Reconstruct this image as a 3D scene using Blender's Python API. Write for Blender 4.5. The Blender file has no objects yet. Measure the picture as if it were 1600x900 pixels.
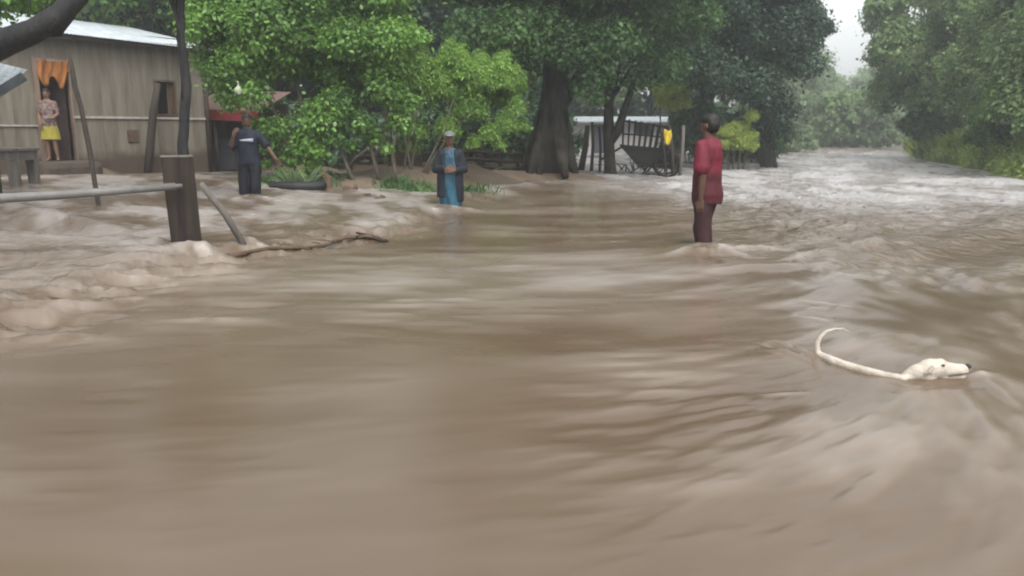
import bpy, bmesh, math, random
import numpy as np
from mathutils import Vector, Matrix, Euler

S = bpy.context.scene
COL = S.collection
R = math.radians
PI = math.pi

# ------------------------------------------------------------------ camera
F = 1244.0
CAMH = 1.2
TH = math.atan(245.0 / F)
cam = bpy.data.cameras.new('camera')
cam.sensor_width = 36; cam.lens = F / 1600 * 36
cam.clip_start = 0.05; cam.clip_end = 2000
cam.dof.use_dof = True; cam.dof.focus_distance = 8.0; cam.dof.aperture_fstop = 2.4
camo = bpy.data.objects.new('camera', cam); COL.objects.link(camo)
camo.location = (0, 0, CAMH); camo.rotation_euler = (PI / 2 - TH, 0, 0)
S.camera = camo

# ------------------------------------------------------------------ world and sun (overcast)
SUN_EL, SUN_AZ = 58, 160          # azimuth: clockwise from +Y
w = bpy.data.worlds.new('World'); S.world = w; w.use_nodes = True
nt = w.node_tree; nt.nodes.clear()
out = nt.nodes.new('ShaderNodeOutputWorld'); bg = nt.nodes.new('ShaderNodeBackground')
sky = nt.nodes.new('ShaderNodeTexSky'); sky.sky_type = 'NISHITA'; sky.sun_disc = False
sky.sun_elevation = R(SUN_EL); sky.sun_rotation = R(SUN_AZ); sky.dust_density = 4; sky.air_density = 1.2; sky.ozone_density = 0.6
hs = nt.nodes.new('ShaderNodeHueSaturation'); hs.inputs['Saturation'].default_value = 0.16; hs.inputs['Value'].default_value = 2.2
nt.links.new(sky.outputs[0], hs.inputs['Color']); nt.links.new(hs.outputs[0], bg.inputs['Color'])
bg.inputs['Strength'].default_value = 0.15
nt.links.new(bg.outputs[0], out.inputs['Surface'])
sun = bpy.data.lights.new('sun', 'SUN'); sun.energy = 1.1; sun.angle = R(28); sun.color = (1.0, 0.96, 0.9)
suno = bpy.data.objects.new('sun', sun); COL.objects.link(suno)
sd = Vector((math.sin(R(SUN_AZ)) * math.cos(R(SUN_EL)), math.cos(R(SUN_AZ)) * math.cos(R(SUN_EL)), math.sin(R(SUN_EL))))
suno.rotation_euler = sd.to_track_quat('Z', 'Y').to_euler(); suno.location = (0, -5, 30)
vs = S.view_settings; vs.view_transform = 'Standard'; vs.look = 'None'; vs.gamma = 1; vs.use_curve_mapping = False
vs.exposure = 0.10
S.render.engine = 'CYCLES'
S.cycles.max_bounces = 6; S.cycles.diffuse_bounces = 3; S.cycles.glossy_bounces = 3
S.cycles.transmission_bounces = 3; S.cycles.volume_bounces = 1; S.cycles.transparent_max_bounces = 8
S.cycles.use_denoising = True
S.cycles.filter_width = 2.0
S.cycles.sample_clamp_indirect = 6

# ------------------------------------------------------------------ helpers
def ray(px, py):
    cx = (px - 800) / F; cy = (450 - py) / F
    return Vector((cx, math.cos(TH) + cy * math.sin(TH), -math.sin(TH) + cy * math.cos(TH)))
def at(px, py, Y):
    "point seen at a pixel of the photo at distance Y from the camera"
    d = ray(px, py); t = Y / d.y
    return Vector((0, 0, CAMH)) + d * t
def sm(a, b, x):
    t = np.clip((np.asarray(x, float) - a) / (b - a), 0, 1); return t * t * (3 - 2 * t)

XB_Y = [-30, 0, 2, 3.5, 4.0, 4.4, 5.7, 7.3, 9.0, 13.2, 17.6, 23, 42, 60, 80, 170]
XB_X = [-40, -16, -9, -5, -3.7, -3.0, -3.1, -2.7, -1.5, -.42, .8, 4.0, 12, 20, 32, 60]
XR_Y = [-30, 0, 10, 20, 37, 65, 80, 170]
XR_X = [14, 11, 11, 12.9, 18.4, 31, 40, 90]
def wz(x, y):
    x = np.asarray(x, float); y = np.asarray(y, float)
    s = np.interp(y, XB_Y, XB_X) - x
    k = np.interp(y, [15, 22], [1, .35])
    return k * (.10 * sm(-.1, .55, s) + .28 * sm(.4, 7.5, s))
MOUNDS = []   # x, y, rx, ry, rot, h
def gz(x, y):
    x = np.asarray(x, float); y = np.asarray(y, float)
    b = wz(x, y) - .35
    for (mx, my, rx, ry, rot, h) in MOUNDS:
        c, s_ = math.cos(rot), math.sin(rot)
        u = ((x - mx) * c + (y - my) * s_) / rx; v = (-(x - mx) * s_ + (y - my) * c) / ry
        b = b + h * np.exp(-(u * u + v * v) ** 1.5)
    r = x - np.interp(y, XR_Y, XR_X)
    b = b + .65 * sm(-.8, 1.6, r) + .9 * sm(2, 20, r)
    l = np.interp(y, XB_Y, XB_X) - x
    b = b + sm(24, 30, y) * sm(0, 4, l) * .30
    b = b + sm(76, 84, y) * .4
    b = b + sm(6, 16, l) * sm(20, 27, y) * .15
    return b
def surf(x, y): return float(max(wz(x, y), gz(x, y)))
def hit(px, py):
    "where the view ray meets the water or the ground"
    d = ray(px, py); o = Vector((0, 0, CAMH)); t = 1.0; dt = .02
    while t < 200:
        p = o + d * t
        if p.z <= surf(p.x, p.y): return p
        t += max(.02, t * .004)
    return o + d * t
# tabular noise
_rng = np.random.RandomState(7)
TAB = _rng.rand(256, 256)
def vn(x, y, seed=0):
    x = x + seed * 17.3; y = y + seed * 31.7
    ix = np.floor(x).astype(int); iy = np.floor(y).astype(int)
    fx = x - ix; fy = y - iy
    fx = fx * fx * fx * (fx * (fx * 6 - 15) + 10); fy = fy * fy * fy * (fy * (fy * 6 - 15) + 10)
    a = TAB[ix & 255, iy & 255]; b = TAB[(ix + 1) & 255, iy & 255]
    c = TAB[ix & 255, (iy + 1) & 255]; d = TAB[(ix + 1) & 255, (iy + 1) & 255]
    return (a * (1 - fx) + b * fx) * (1 - fy) + (c * (1 - fx) + d * fx) * fy
def fbm(x, y, seed=0, o=4):
    s = 0; a = 1; n = 0
    for k in range(o):
        s = s + a * vn(x * 2 ** k * 1.03, y * 2 ** k * .97, seed + k * 3); n += a; a *= .5
    return s / n

def tag(o, label=None, cat=None, group=None, kind=None):
    if label: o['label'] = label
    if cat: o['category'] = cat
    if group: o['group'] = group
    if kind: o['kind'] = kind
    return o
def empty(name, loc, rz=0):
    o = bpy.data.objects.new(name, None); COL.objects.link(o)
    o.location = loc; o.rotation_euler = (0, 0, rz); o.empty_display_size = .2
    return o
def np_mesh(name, V, Q, mat=None, smooth=True):
    V = np.asarray(V, np.float32); Q = np.asarray(Q, np.int32); k = Q.shape[1]
    me = bpy.data.meshes.new(name)
    me.vertices.add(len(V)); me.vertices.foreach_set('co', V.ravel())
    me.loops.add(Q.size); me.loops.foreach_set('vertex_index', Q.ravel())
    me.polygons.add(len(Q)); me.polygons.foreach_set('loop_start', np.arange(0, Q.size, k, dtype=np.int32))
    me.polygons.foreach_set('loop_total', np.full(len(Q), k, np.int32))
    if smooth: me.polygons.foreach_set('use_smooth', np.ones(len(Q), bool))
    me.update(calc_edges=True)
    if mat: me.materials.append(mat)
    return me
def link(name, me, parent=None, loc=None):
    o = bpy.data.objects.new(name, me); COL.objects.link(o)
    if parent: o.parent = parent
    if loc is not None: o.location = loc
    return o

class MB:
    def __init__(s): s.v = []; s.f = []
    def add(s, V, Fc):
        n = len(s.v); s.v += [tuple(p) for p in V]; s.f += [tuple(i + n for i in f) for f in Fc]; return s
    def box(s, lo, hi, M=None, taper=None):
        x0, y0, z0 = lo; x1, y1, z1 = hi
        V = [Vector(p) for p in ((x0, y0, z0), (x1, y0, z0), (x1, y1, z0), (x0, y1, z0), (x0, y0, z1), (x1, y0, z1), (x1, y1, z1), (x0, y1, z1))]
        if M: V = [M @ p for p in V]
        return s.add(V, [(0, 3, 2, 1), (4, 5, 6, 7), (0, 1, 5, 4), (1, 2, 6, 5), (2, 3, 7, 6), (3, 0, 4, 7)])
    def beam(s, a, b, w, h, up=Vector((0, 0, 1)), w2=None, h2=None):
        a = Vector(a); b = Vector(b); d = (b - a).normalized()
        x = d.cross(up)
        if x.length < 1e-4: x = d.cross(Vector((1, 0, 0)))
        x.normalize(); y = x.cross(d).normalized()
        w2 = w2 or w; h2 = h2 or h
        V = []
        for p, ww, hh in ((a, w, h), (b, w2, h2)):
            V += [p - x * ww / 2 - y * hh / 2, p + x * ww / 2 - y * hh / 2, p + x * ww / 2 + y * hh / 2, p - x * ww / 2 + y * hh / 2]
        return s.add(V, [(0, 1, 2, 3), (7, 6, 5, 4), (0, 4, 5, 1), (1, 5, 6, 2), (2, 6, 7, 3), (3, 7, 4, 0)])
    def tube(s, pts, rad, n=8, wob=0, rnd=None):
        pts = [Vector(p) for p in pts]; V = []; Fc = []
        if not hasattr(rad, '__len__'): rad = [rad] * len(pts)
        ref = None
        for i, p in enumerate(pts):
            d = (pts[min(i + 1, len(pts) - 1)] - pts[max(i - 1, 0)])
            d = d.normalized() if d.length > 1e-6 else Vector((0, 0, 1))
            if ref is None:
                ref = d.cross(Vector((.31, .9, .2))).normalized()
            x = (ref - d * ref.dot(d)).normalized(); ref = x; y = d.cross(x)
            for k in range(n):
                a = 2 * PI * k / n; r = rad[i] * (1 + (rnd.uniform(-wob, wob) if rnd else 0))
                V.append(p + x * math.cos(a) * r + y * math.sin(a) * r)
        for i in range(len(pts) - 1):
            for k in range(n):
                k2 = (k + 1) % n
                Fc.append((i * n + k, i * n + k2, (i + 1) * n + k2, (i + 1) * n + k))
        Fc.append(tuple(range(n - 1, -1, -1))); Fc.append(tuple((len(pts) - 1) * n + k for k in range(n)))
        return s.add(V, Fc)
    def ell(s, c, r, M=None, n=14, m=9):
        V = []; Fc = []
        for j in range(1, m):
            t = PI * j / m
            for k in range(n):
                a = 2 * PI * k / n
                p = Vector((r[0] * math.sin(t) * math.cos(a), r[1] * math.sin(t) * math.sin(a), r[2] * math.cos(t)))
                if M: p = M @ p
                V.append(p + Vector(c))
        tp = Vector((0, 0, r[2])); bt = Vector((0, 0, -r[2]))
        if M: tp = M @ tp; bt = M @ bt
        V.append(tp + Vector(c)); V.append(bt + Vector(c)); T = len(V) - 2; B = T + 1
        for j in range(m - 2):
            for k in range(n):
                k2 = (k + 1) % n; Fc.append((j * n + k, (j + 1) * n + k, (j + 1) * n + k2, j * n + k2))
        for k in range(n):
            k2 = (k + 1) % n; Fc.append((T, k, k2)); Fc.append((B, (m - 2) * n + k2, (m - 2) * n + k))
        return s.add(V, Fc)
    def cap(s, a, b, ra, rb):
        a = Vector(a); b = Vector(b)
        s.ell(a, (ra,) * 3, n=12, m=8); s.ell(b, (rb,) * 3, n=12, m=8)
        s.tube([a, b], [ra, rb], n=12); return s
    def loft(s, secs, n=20, power=1.0):
        "secs: (cx, cy, z, rx, ry)"
        V = []; Fc = []
        for (cx, cy, z, rx, ry) in secs:
            for k in range(n):
                a = 2 * PI * k / n; V.append((cx + rx * math.cos(a), cy + ry * math.sin(a), z))
        for i in range(len(secs) - 1):
            for k in range(n):
                k2 = (k + 1) % n; Fc.append((i * n + k, i * n + k2, (i + 1) * n + k2, (i + 1) * n + k))
        Fc.append(tuple(range(n - 1, -1, -1))); Fc.append(tuple((len(secs) - 1) * n + k for k in range(n)))
        return s.add(V, Fc)
    def build(s, name, mat, parent=None, smooth=False, loc=None, bevel=0):
        me = bpy.data.meshes.new(name); me.from_pydata(s.v, [], s.f); me.update()
        if mat: me.materials.append(mat)
        if smooth:
            for p in me.polygons: p.use_smooth = True
        o = link(name, me, parent, loc)
        if bevel:
            b = o.modifiers.new('bevel', 'BEVEL'); b.width = bevel; b.segments = 2; b.limit_method = 'ANGLE'
        return o
    def organic(s, name, mat, parent, voxel=.012, it=4, fold=0, fscale=9, seed=0):
        "union of overlapping solids as one continuous smooth surface"
        me = bpy.data.meshes.new(name); me.from_pydata(s.v, [], s.f); me.update()
        o = link('tmp', me)
        m = o.modifiers.new('r', 'REMESH'); m.mode = 'VOXEL'; m.voxel_size = voxel
        m = o.modifiers.new('s', 'SMOOTH'); m.factor = .5; m.iterations = it
        dg = bpy.context.evaluated_depsgraph_get()
        nm = bpy.data.meshes.new_from_object(o.evaluated_get(dg)); nm.name = name
        bpy.data.objects.remove(o); bpy.data.meshes.remove(me)
        if fold:
            co = np.empty(len(nm.vertices) * 3, np.float32); nm.vertices.foreach_get('co', co); co = co.reshape(-1, 3)
            nn = np.empty(len(nm.vertices) * 3, np.float32); nm.vertices.foreach_get('normal', nn); nn = nn.reshape(-1, 3)
            n1 = fbm(co[:, 0] * fscale * 2.2 + co[:, 1] * 5 + co[:, 2] * 2, co[:, 2] * fscale * .7 + co[:, 1] * fscale, seed, 3) - .5
            co += nn * (n1 * fold * 2)[:, None]; nm.vertices.foreach_set('co', co.ravel()); nm.update()
        nm.materials.clear(); nm.materials.append(mat)
        for p in nm.polygons: p.use_smooth = True
        return link(name, nm, parent)

# ------------------------------------------------------------------ materials
def mat(name, col, rough=.7, var=0.0, scale=8, stretch=(1, 1, 1), bump=0.0, bscale=None, col2=None, spec=.3, thr=None, coords='Object', metal=0):
    m = bpy.data.materials.new(name); m.use_nodes = True; t = m.node_tree; b = t.nodes['Principled BSDF']
    b.inputs['Roughness'].default_value = rough; b.inputs['Specular IOR Level'].default_value = spec; b.inputs['Metallic'].default_value = metal
    c1 = (*col, 1)
    if col2 or var or bump:
        tc = t.nodes.new('ShaderNodeTexCoord'); mp = t.nodes.new('ShaderNodeMapping'); mp.inputs['Scale'].default_value = stretch
        t.links.new(tc.outputs[coords], mp.inputs[0])
        n = t.nodes.new('ShaderNodeTexNoise'); n.inputs['Scale'].default_value = scale; n.inputs['Detail'].default_value = 6; n.inputs['Roughness'].default_value = .62
        t.links.new(mp.outputs[0], n.inputs[0])
        if col2 or var:
            r = t.nodes.new('ShaderNodeValToRGB'); lo, hi = thr or (.34, .66)
            r.color_ramp.elements[0].position = lo; r.color_ramp.elements[1].position = hi
            c2 = (*col2, 1) if col2 else tuple(min(1, c * (1 + var)) for c in col) + (1,)
            c0 = c1 if col2 else tuple(c * (1 - var) for c in col) + (1,)
            r.color_ramp.elements[0].color = c0; r.color_ramp.elements[1].color = c2
            t.links.new(n.outputs[0], r.inputs[0]); t.links.new(r.outputs[0], b.inputs['Base Color'])
        else: b.inputs['Base Color'].default_value = c1
        if bump:
            n2 = t.nodes.new('ShaderNodeTexNoise'); n2.inputs['Scale'].default_value = bscale or scale * 3; n2.inputs['Detail'].default_value = 4
            t.links.new(mp.outputs[0], n2.inputs[0])
            bp = t.nodes.new('ShaderNodeBump'); bp.inputs['Strength'].default_value = 1; bp.inputs['Distance'].default_value = bump
            t.links.new(n2.outputs[0], bp.inputs['Height']); t.links.new(bp.outputs[0], b.inputs['Normal'])
    else: b.inputs['Base Color'].default_value = c1
    return m
def leafmat(name, c_dark, c_light, scale=.9, trans=.35, spot=None):
    m = bpy.data.materials.new(name); m.use_nodes = True; t = m.node_tree; t.nodes.clear(); L = t.links.new
    o = t.nodes.new('ShaderNodeOutputMaterial')
    g = t.nodes.new('ShaderNodeNewGeometry'); tc = t.nodes.new('ShaderNodeTexCoord')
    n = t.nodes.new('ShaderNodeTexNoise'); n.inputs['Scale'].default_value = scale; n.inputs['Detail'].default_value = 3
    L(tc.outputs['Object'], n.inputs[0])
    ma = t.nodes.new('ShaderNodeMath'); ma.operation = 'MULTIPLY_ADD'; ma.inputs[1].default_value = .45; L(g.outputs['Random Per Island'], ma.inputs[0])
    mb = t.nodes.new('ShaderNodeMath'); mb.operation = 'MULTIPLY_ADD'; mb.inputs[1].default_value = 1.6; mb.inputs[2].default_value = -.5
    L(n.outputs[0], mb.inputs[0]); L(mb.outputs[0], ma.inputs[2])
    r = t.nodes.new('ShaderNodeValToRGB'); r.color_ramp.elements[0].position = .15; r.color_ramp.elements[1].position = .95
    r.color_ramp.elements[0].color = (*c_dark, 1); r.color_ramp.elements[1].color = (*c_light, 1)
    L(ma.outputs[0], r.inputs[0])
    d = t.nodes.new('ShaderNodeBsdfDiffuse'); tr = t.nodes.new('ShaderNodeBsdfTranslucent'); gl = t.nodes.new('ShaderNodeBsdfGlossy')
    gl.inputs['Roughness'].default_value = .38; gl.inputs[0].default_value = (.8, .85, .85, 1)
    L(r.outputs[0], d.inputs[0])
    hv = t.nodes.new('ShaderNodeHueSaturation'); hv.inputs['Value'].default_value = 1.5; hv.inputs['Hue'].default_value = .485; L(r.outputs[0], hv.inputs['Color']); L(hv.outputs[0], tr.inputs[0])
    m1 = t.nodes.new('ShaderNodeMixShader'); m1.inputs[0].default_value = trans; L(d.outputs[0], m1.inputs[1]); L(tr.outputs[0], m1.inputs[2])
    m2 = t.nodes.new('ShaderNodeMixShader'); m2.inputs[0].default_value = .022; L(m1.outputs[0], m2.inputs[1]); L(gl.outputs[0], m2.inputs[2])
    L(m2.outputs[0], o.inputs['Surface'])
    return m

M = {}
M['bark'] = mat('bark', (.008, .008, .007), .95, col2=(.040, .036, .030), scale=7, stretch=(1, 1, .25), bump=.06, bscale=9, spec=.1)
M['bark_pale'] = mat('bark_pale', (.055, .046, .034), .9, col2=(.11, .095, .075), scale=8, stretch=(1, 1, .3), bump=.01)
M['bark_wet'] = mat('bark_wet', (.010, .011, .012), .7, col2=(.026, .025, .024), scale=9, stretch=(1, 1, .4), bump=.02)
M['leaf_mid'] = leafmat('leaf_mid', (.045, .105, .024), (.20, .37, .075))
M['leaf_fresh'] = leafmat('leaf_fresh', (.08, .16, .03), (.25, .42, .09), 1.2)
M['leaf_lime'] = leafmat('leaf_lime', (.18, .26, .05), (.46, .54, .14), 1.6)
M['leaf_green'] = leafmat('leaf_green', (.028, .068, .022), (.11, .21, .065), .6, .3)
M['leaf_dark'] = leafmat('leaf_dark', (.022, .052, .024), (.085, .155, .065), .7, .25)
M['leaf_blue'] = leafmat('leaf_blue', (.016, .038, .026), (.060, .105, .065), .6, .22)
M['leaf_soft'] = leafmat('leaf_soft', (.10, .15, .08), (.26, .35, .18), .5)  # pale tint: far trees carry distance haze in this leaf colour
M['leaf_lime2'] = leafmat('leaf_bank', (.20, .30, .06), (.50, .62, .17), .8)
M['leaf_haze'] = leafmat('leaf_right', (.085, .14, .06), (.26, .38, .15), .6, .4)  # lightened for the right bank, mist put into the leaf colour
M['grass'] = leafmat('grass', (.10, .15, .03), (.30, .38, .09), .8)
M['mud'] = mat('mud', (.17, .125, .085), .75, col2=(.25, .195, .14), scale=2.2, bump=.03, bscale=9)
M['wood_dark'] = mat('wood_dark', (.022, .017, .013), .8, col2=(.05, .04, .031), scale=10, stretch=(1, 1, .15), bump=.006)
M['wood_grey'] = mat('wood_grey', (.07, .062, .055), .75, col2=(.13, .12, .105), scale=12, stretch=(1, 1, .15), bump=.004)
M['wood_brown'] = mat('wood_brown', (.05, .032, .02), .8, col2=(.10, .066, .042), scale=8, stretch=(1, 1, .3), bump=.006)
M['pipe'] = mat('pipe', (.13, .126, .118), .5, var=.25, scale=6, bump=.002)

# ------------------------------------------------------------------ land shape
pA = at(545, 290, 15.0)
MOUNDS += [(pA.x, 15.7, 2.1, 1.4, 0, .50), (-.9, 18.6, 1.6, 1.2, 0, .5), (.9, 20.2, 2.2, 1.0, .1, .5), (-1.6, 17.2, 1.6, 1.0, .2, .48),
           (-9.3, 17.2, 1.1, .7, R(51.5), .58), (-6.3, 22.5, 2.0, 1.5, 0, .5)]

def polar(radii, angs):
    A, Rr = np.meshgrid(angs, radii)
    X = np.sin(A) * Rr; Y = np.cos(A) * Rr
    nr, na = A.shape
    i = np.arange(nr - 1)[:, None] * na; j = np.arange(na)[None, :]; j2 = (j + 1) % na
    Q = np.stack([i + j, i + j2, i + na + j2, i + na + j], -1).reshape(-1, 4)[:, ::-1]
    return X.ravel(), Y.ravel(), Q
# ground sheet
rad = np.concatenate([[.01], np.geomspace(.8, 165, 240)])
ang = np.concatenate([np.radians(np.arange(-48, 48, .35)), np.radians(np.arange(48, 312, 4))])
X, Y, Q = polar(rad, ang)
Z = gz(X, Y) + (fbm(X * .9, Y * .9, 3) - .5) * .12 + (fbm(X * 4, Y * 4, 5) - .5) * .03
gm = mat('ground_mud', (.070, .051, .034), .7, col2=(.135, .102, .070), scale=1.3, bump=.02, bscale=14)
ground = link('ground', np_mesh('ground', np.stack([X, Y, Z], 1), Q, gm)); tag(ground, kind='structure')

# ------------------------------------------------------------------ flood water
inv = np.linspace(1 / 1.15, 1 / 160., 720)
rad = np.concatenate([[.01, .5, .9], 1 / inv])
ang = np.concatenate([np.radians(np.arange(-38, 38, .075)), np.radians(np.arange(38, 322, 3.5))])
X, Y, Q = polar(rad, ang)
def flow(x, y):
    a = 6 + 30 * sm(-.6, 1.6, x - .12 * y) + 20 * sm(9, 22, y) * sm(1, 5, x)
    a = a + 50 * sm(1.2, 3.4, x) * (1 - sm(3.6, 7.0, y))
    a = a - 10 * sm(.5, 3, np.interp(y, XB_Y, XB_X) - x)
    a = a + 24 * (vn(x * .45, y * .45, 4) - .5)
    return np.radians(a)
def lic(fr, seed, K, step, oct2=True):
    acc = np.zeros_like(X); ws = 0
    for sgn in (1, -1):
        x = X.copy(); y = Y.copy()
        for k in range(K):
            wgt = 1 - k / K
            if not (k == 0 and sgn < 0):
                acc += wgt * vn(x * fr, y * fr, seed); ws += wgt
            t = flow(x, y); x = x + sgn * step * np.cos(t); y = y + sgn * step * np.sin(t)
    return acc / ws - .5
l1 = lic(4.0, 11, 8, .065)          # long soft streaks
l2 = lic(11.0, 21, 8, .03)
l3 = lic(1.6, 31, 8, .22)
l0 = lic(26.0, 27, 7, .014)
def nrm(a, lo=None):
    m = (np.hypot(X, Y) < 20); return a / (a[m].std() + 1e-9)
l1 = np.tanh(nrm(l1) * .6); l2 = np.tanh(nrm(l2) * .6); l3 = np.tanh(nrm(l3) * .6); l0 = np.tanh(nrm(l0) * .6)
s = np.interp(Y, XB_Y, XB_X) - X
D = np.hypot(X, Y)
yard = sm(-.1, .6, s) * (1 - sm(17, 24, Y))
chop = sm(5.5, 11, Y) * sm(1.6, 4.5, X + .05 * Y) * (1 - .55 * sm(30, 60, D))
rightrough = sm(1.0, 2.6, X) * sm(2.5, 4.0, Y) * (1 - sm(8, 11, Y))
front = np.exp(-((s - .15) / .45) ** 2) * sm(3.5, 4.5, Y) * (1 - sm(9, 14, Y))      # the spill line off the yard
calm = sm(-.8, .6, -(X)) * (1 - sm(3.6, 5.2, Y))
cr = 1 - 2 * np.abs(fbm(X * 1.6, Y * 1.1, 40, 4) - .5) * 2
cr2 = fbm(X * 3.4 + .5 * np.sin(Y * 2), Y * 2.2, 50, 4) - .5
near = 1 - sm(1, 6, D)
H = wz(X, Y)
fade = 1 / (1 + (D / 45) ** 2)
dist_amp = (.5 + .5 * sm(2, 8, D))
patch = sm(.35, .7, fbm(X * .9 + .4 * Y, Y * .8, 97, 3)); lowright = sm(-.3, 1.1, X) * (1 - sm(3.2, 5.0, Y)) + .5 * sm(4, 6, Y)
H = H + l3 * .009 * (.7 + rightrough) + (l1 * .0044 * (.6 + .6 * rightrough + .8 * yard + .6 * lowright) + l2 * .0040 * (.45 + lowright) + l0 * .0012 * (.2 + lowright)) * (.55 + .9 * patch) * (1 - .45 * calm)
H = H + chop * fade * (.050 * (cr - .6) + .075 * cr2)
H = H + yard * (1 - sm(9, 13, Y)) * .08 * (fbm(X * 1.3 + Y * .5, Y * 2.4, 64, 3) - .5) + yard * (.034 * (cr2) + .018 * (fbm(X * 6, Y * 4, 60, 3) - .5))
ag = np.radians(28); UX = X * math.cos(ag) + Y * math.sin(ag); UY = -X * math.sin(ag) + Y * math.cos(ag)
rg = 1 - 2 * np.abs(fbm(UX * 1.6, UY * 4.5, 61, 5) - .5) * 1.6
H = H + front * (.11 * (rg - .7) + .035 * (fbm(UX * 6, UY * 12, 67, 3) - .5)) + yard * (1 - sm(10, 14, Y)) * .034 * (1 - 2 * np.abs(fbm(UX * 1.2, UY * 3.4, 66, 5) - .5) * 1.6 - .6)
H = H + rightrough * .05 * (fbm(X * 1.7, Y * 1.3, 63, 3) - .5)
H = H + (1 - yard) * (1 - chop) * .02 * sm(4, 9, Y) * cr2
foam_sheen = front * .14 * sm(.42, .62, fbm(X * 5, Y * 7, 71, 4))
def bump(px, py, rx, ry, h, rot=0, fo=0, sharp=1.0):
    global H, foam_sheen
    p = hit(px, py); c, s_ = math.cos(rot), math.sin(rot)
    u = ((X - p.x) * c + (Y - p.y) * s_) / rx; v = (-(X - p.x) * s_ + (Y - p.y) * c) / ry
    g = np.exp(-(u * u + v * v) * sharp); H = H + h * g
    if fo: foam_sheen = foam_sheen + fo * .5 * g * sm(.35, .65, fbm(X * 9, Y * 12, 80, 3))
bump(1365, 386, .34, .30, .085, 0, .15); bump(1330, 400, .5, .2, .04)                # standing wave
bump(1480, 372, 1.0, .22, .06, .5); bump(1560, 352, .9, .25, .07, .5)
bump(1420, 420, .8, .10, -.04, .6)
bump(1500, 430, .12, .5, .05, -.2); bump(1455, 440, .1, .5, -.03, -.2)
bump(1100, 386, .20, .10, .045, 0, .45); bump(1105, 392, .30, .12, .02, 0, .5); bump(1150, 390, .35, .10, .03, .1, .5); bump(1190, 396, .3, .08, .02, .1, .4); bump(1110, 398, .3, .08, -.02, 0)
bump(290, 390, .30, .14, .035, -.2, .25); bump(262, 386, .2, .1, -.06); bump(320, 400, .3, .10, .025, -.3, .25); bump(310, 400, .3, .12, .03, 0, .2)
bump(165, 455, .22, .12, .05, .3, .5); bump(120, 462, .25, .12, -.04, .3); bump(345, 420, .14, .1, .04, 0, .5); bump(230, 470, .25, .1, .03, 0, .4)
bump(60, 440, .6, .15, -.05, .4); bump(30, 470, .5, .2, .05, .2, .4); bump(60, 530, .5, .12, .03, 0, .4)
bump(390, 475, .18, .05, -.025); bump(330, 500, .3, .06, .018, 0, .4)
bump(130, 345, .9, .2, .04, -.4); bump(40, 350, .9, .18, -.06, -.3); bump(100, 400, 1.0, .25, .05, 0)
bump(705, 324, .25, .16, .05, 0, .8); bump(392, 307, .3, .16, .04, 0, .8); bump(740, 328, .4, .12, .03, 0, .5); bump(395, 386, .12, .08, .05, 0, .7); bump(410, 392, .2, .06, .03, 0, .6)
bump(1475, 600, .16, .035, -.02); bump(1500, 606, .10, .03, -.015); bump(1240, 545, .16, .02, -.018, -.5); bump(1250, 555, .16, .02, .014, -.5)
bump(1270, 480, .10, .03, .012, 0, .6); bump(1290, 500, .12, .02, -.012, 0)
bump(1535, 590, .07, .03, .015, .4, .9)
def ridge(x0, y0, x1, y1, wd, h, fo=0):
    global H, foam_sheen
    a = hit(x0, y0); b = hit(x1, y1); dx, dy = b.x - a.x, b.y - a.y; L2 = dx * dx + dy * dy
    q = np.clip(((X - a.x) * dx + (Y - a.y) * dy) / L2, 0, 1); d2 = (X - a.x - q * dx) ** 2 + (Y - a.y - q * dy) ** 2
    g = np.exp(-d2 / wd ** 2) * (.25 + .75 * np.sin(np.clip(q, .02, .98) * math.pi)); H = H + h * g
    if fo: foam_sheen = foam_sheen + fo * g
ridge(1200, 532, 1272, 556, .028, .022, .15); ridge(1198, 546, 1268, 566, .03, .016); ridge(1204, 539, 1270, 562, .022, -.016)
ridge(1085, 388, 1040, 400, .06, .03, .35); ridge(1118, 388, 1180, 402, .06, .03, .35); ridge(1130, 386, 1230, 392, .05, .025, .25); ridge(1090, 396, 1130, 410, .05, -.03)
ridge(690, 326, 670, 332, .07, .03, .4); ridge(722, 326, 760, 333, .07, .03, .4); ridge(378, 309, 360, 315, .08, .03, .4); ridge(408, 309, 440, 316, .08, .03, .4)
ridge(262, 372, 225, 392, .07, .035, .25); ridge(308, 388, 350, 410, .06, .035, .3)
ridge(1525, 585, 1600, 640, .03, .010, .12); ridge(1500, 606, 1560, 690, .03, .009, .08); ridge(1490, 603, 1400, 612, .03, -.010); ridge(1440, 606, 1380, 640, .03, .008, .1)
ridge(1240, 492, 1300, 500, .025, .012, .5); ridge(1250, 470, 1330, 478, .025, .010, .35); ridge(1190, 615, 1260, 612, .02, .008, .35)
ridge(1060, 425, 1330, 412, .12, .035, .1); ridge(1330, 412, 1590, 362, .16, .05, .1); ridge(1320, 424, 1590, 384, .12, -.035)
ridge(1200, 360, 1400, 352, .2, .03); ridge(1400, 345, 1600, 330, .25, -.05); ridge(0, 350, 150, 342, .12, -.06); ridge(20, 325, 190, 365, .15, .05)
ridge(0, 455, 120, 470, .08, -.05); ridge(150, 440, 330, 425, .08, .04, .2); ridge(0, 500, 180, 470, .09, .045, .2); ridge(90, 440, 180, 462, .05, -.04)
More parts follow.
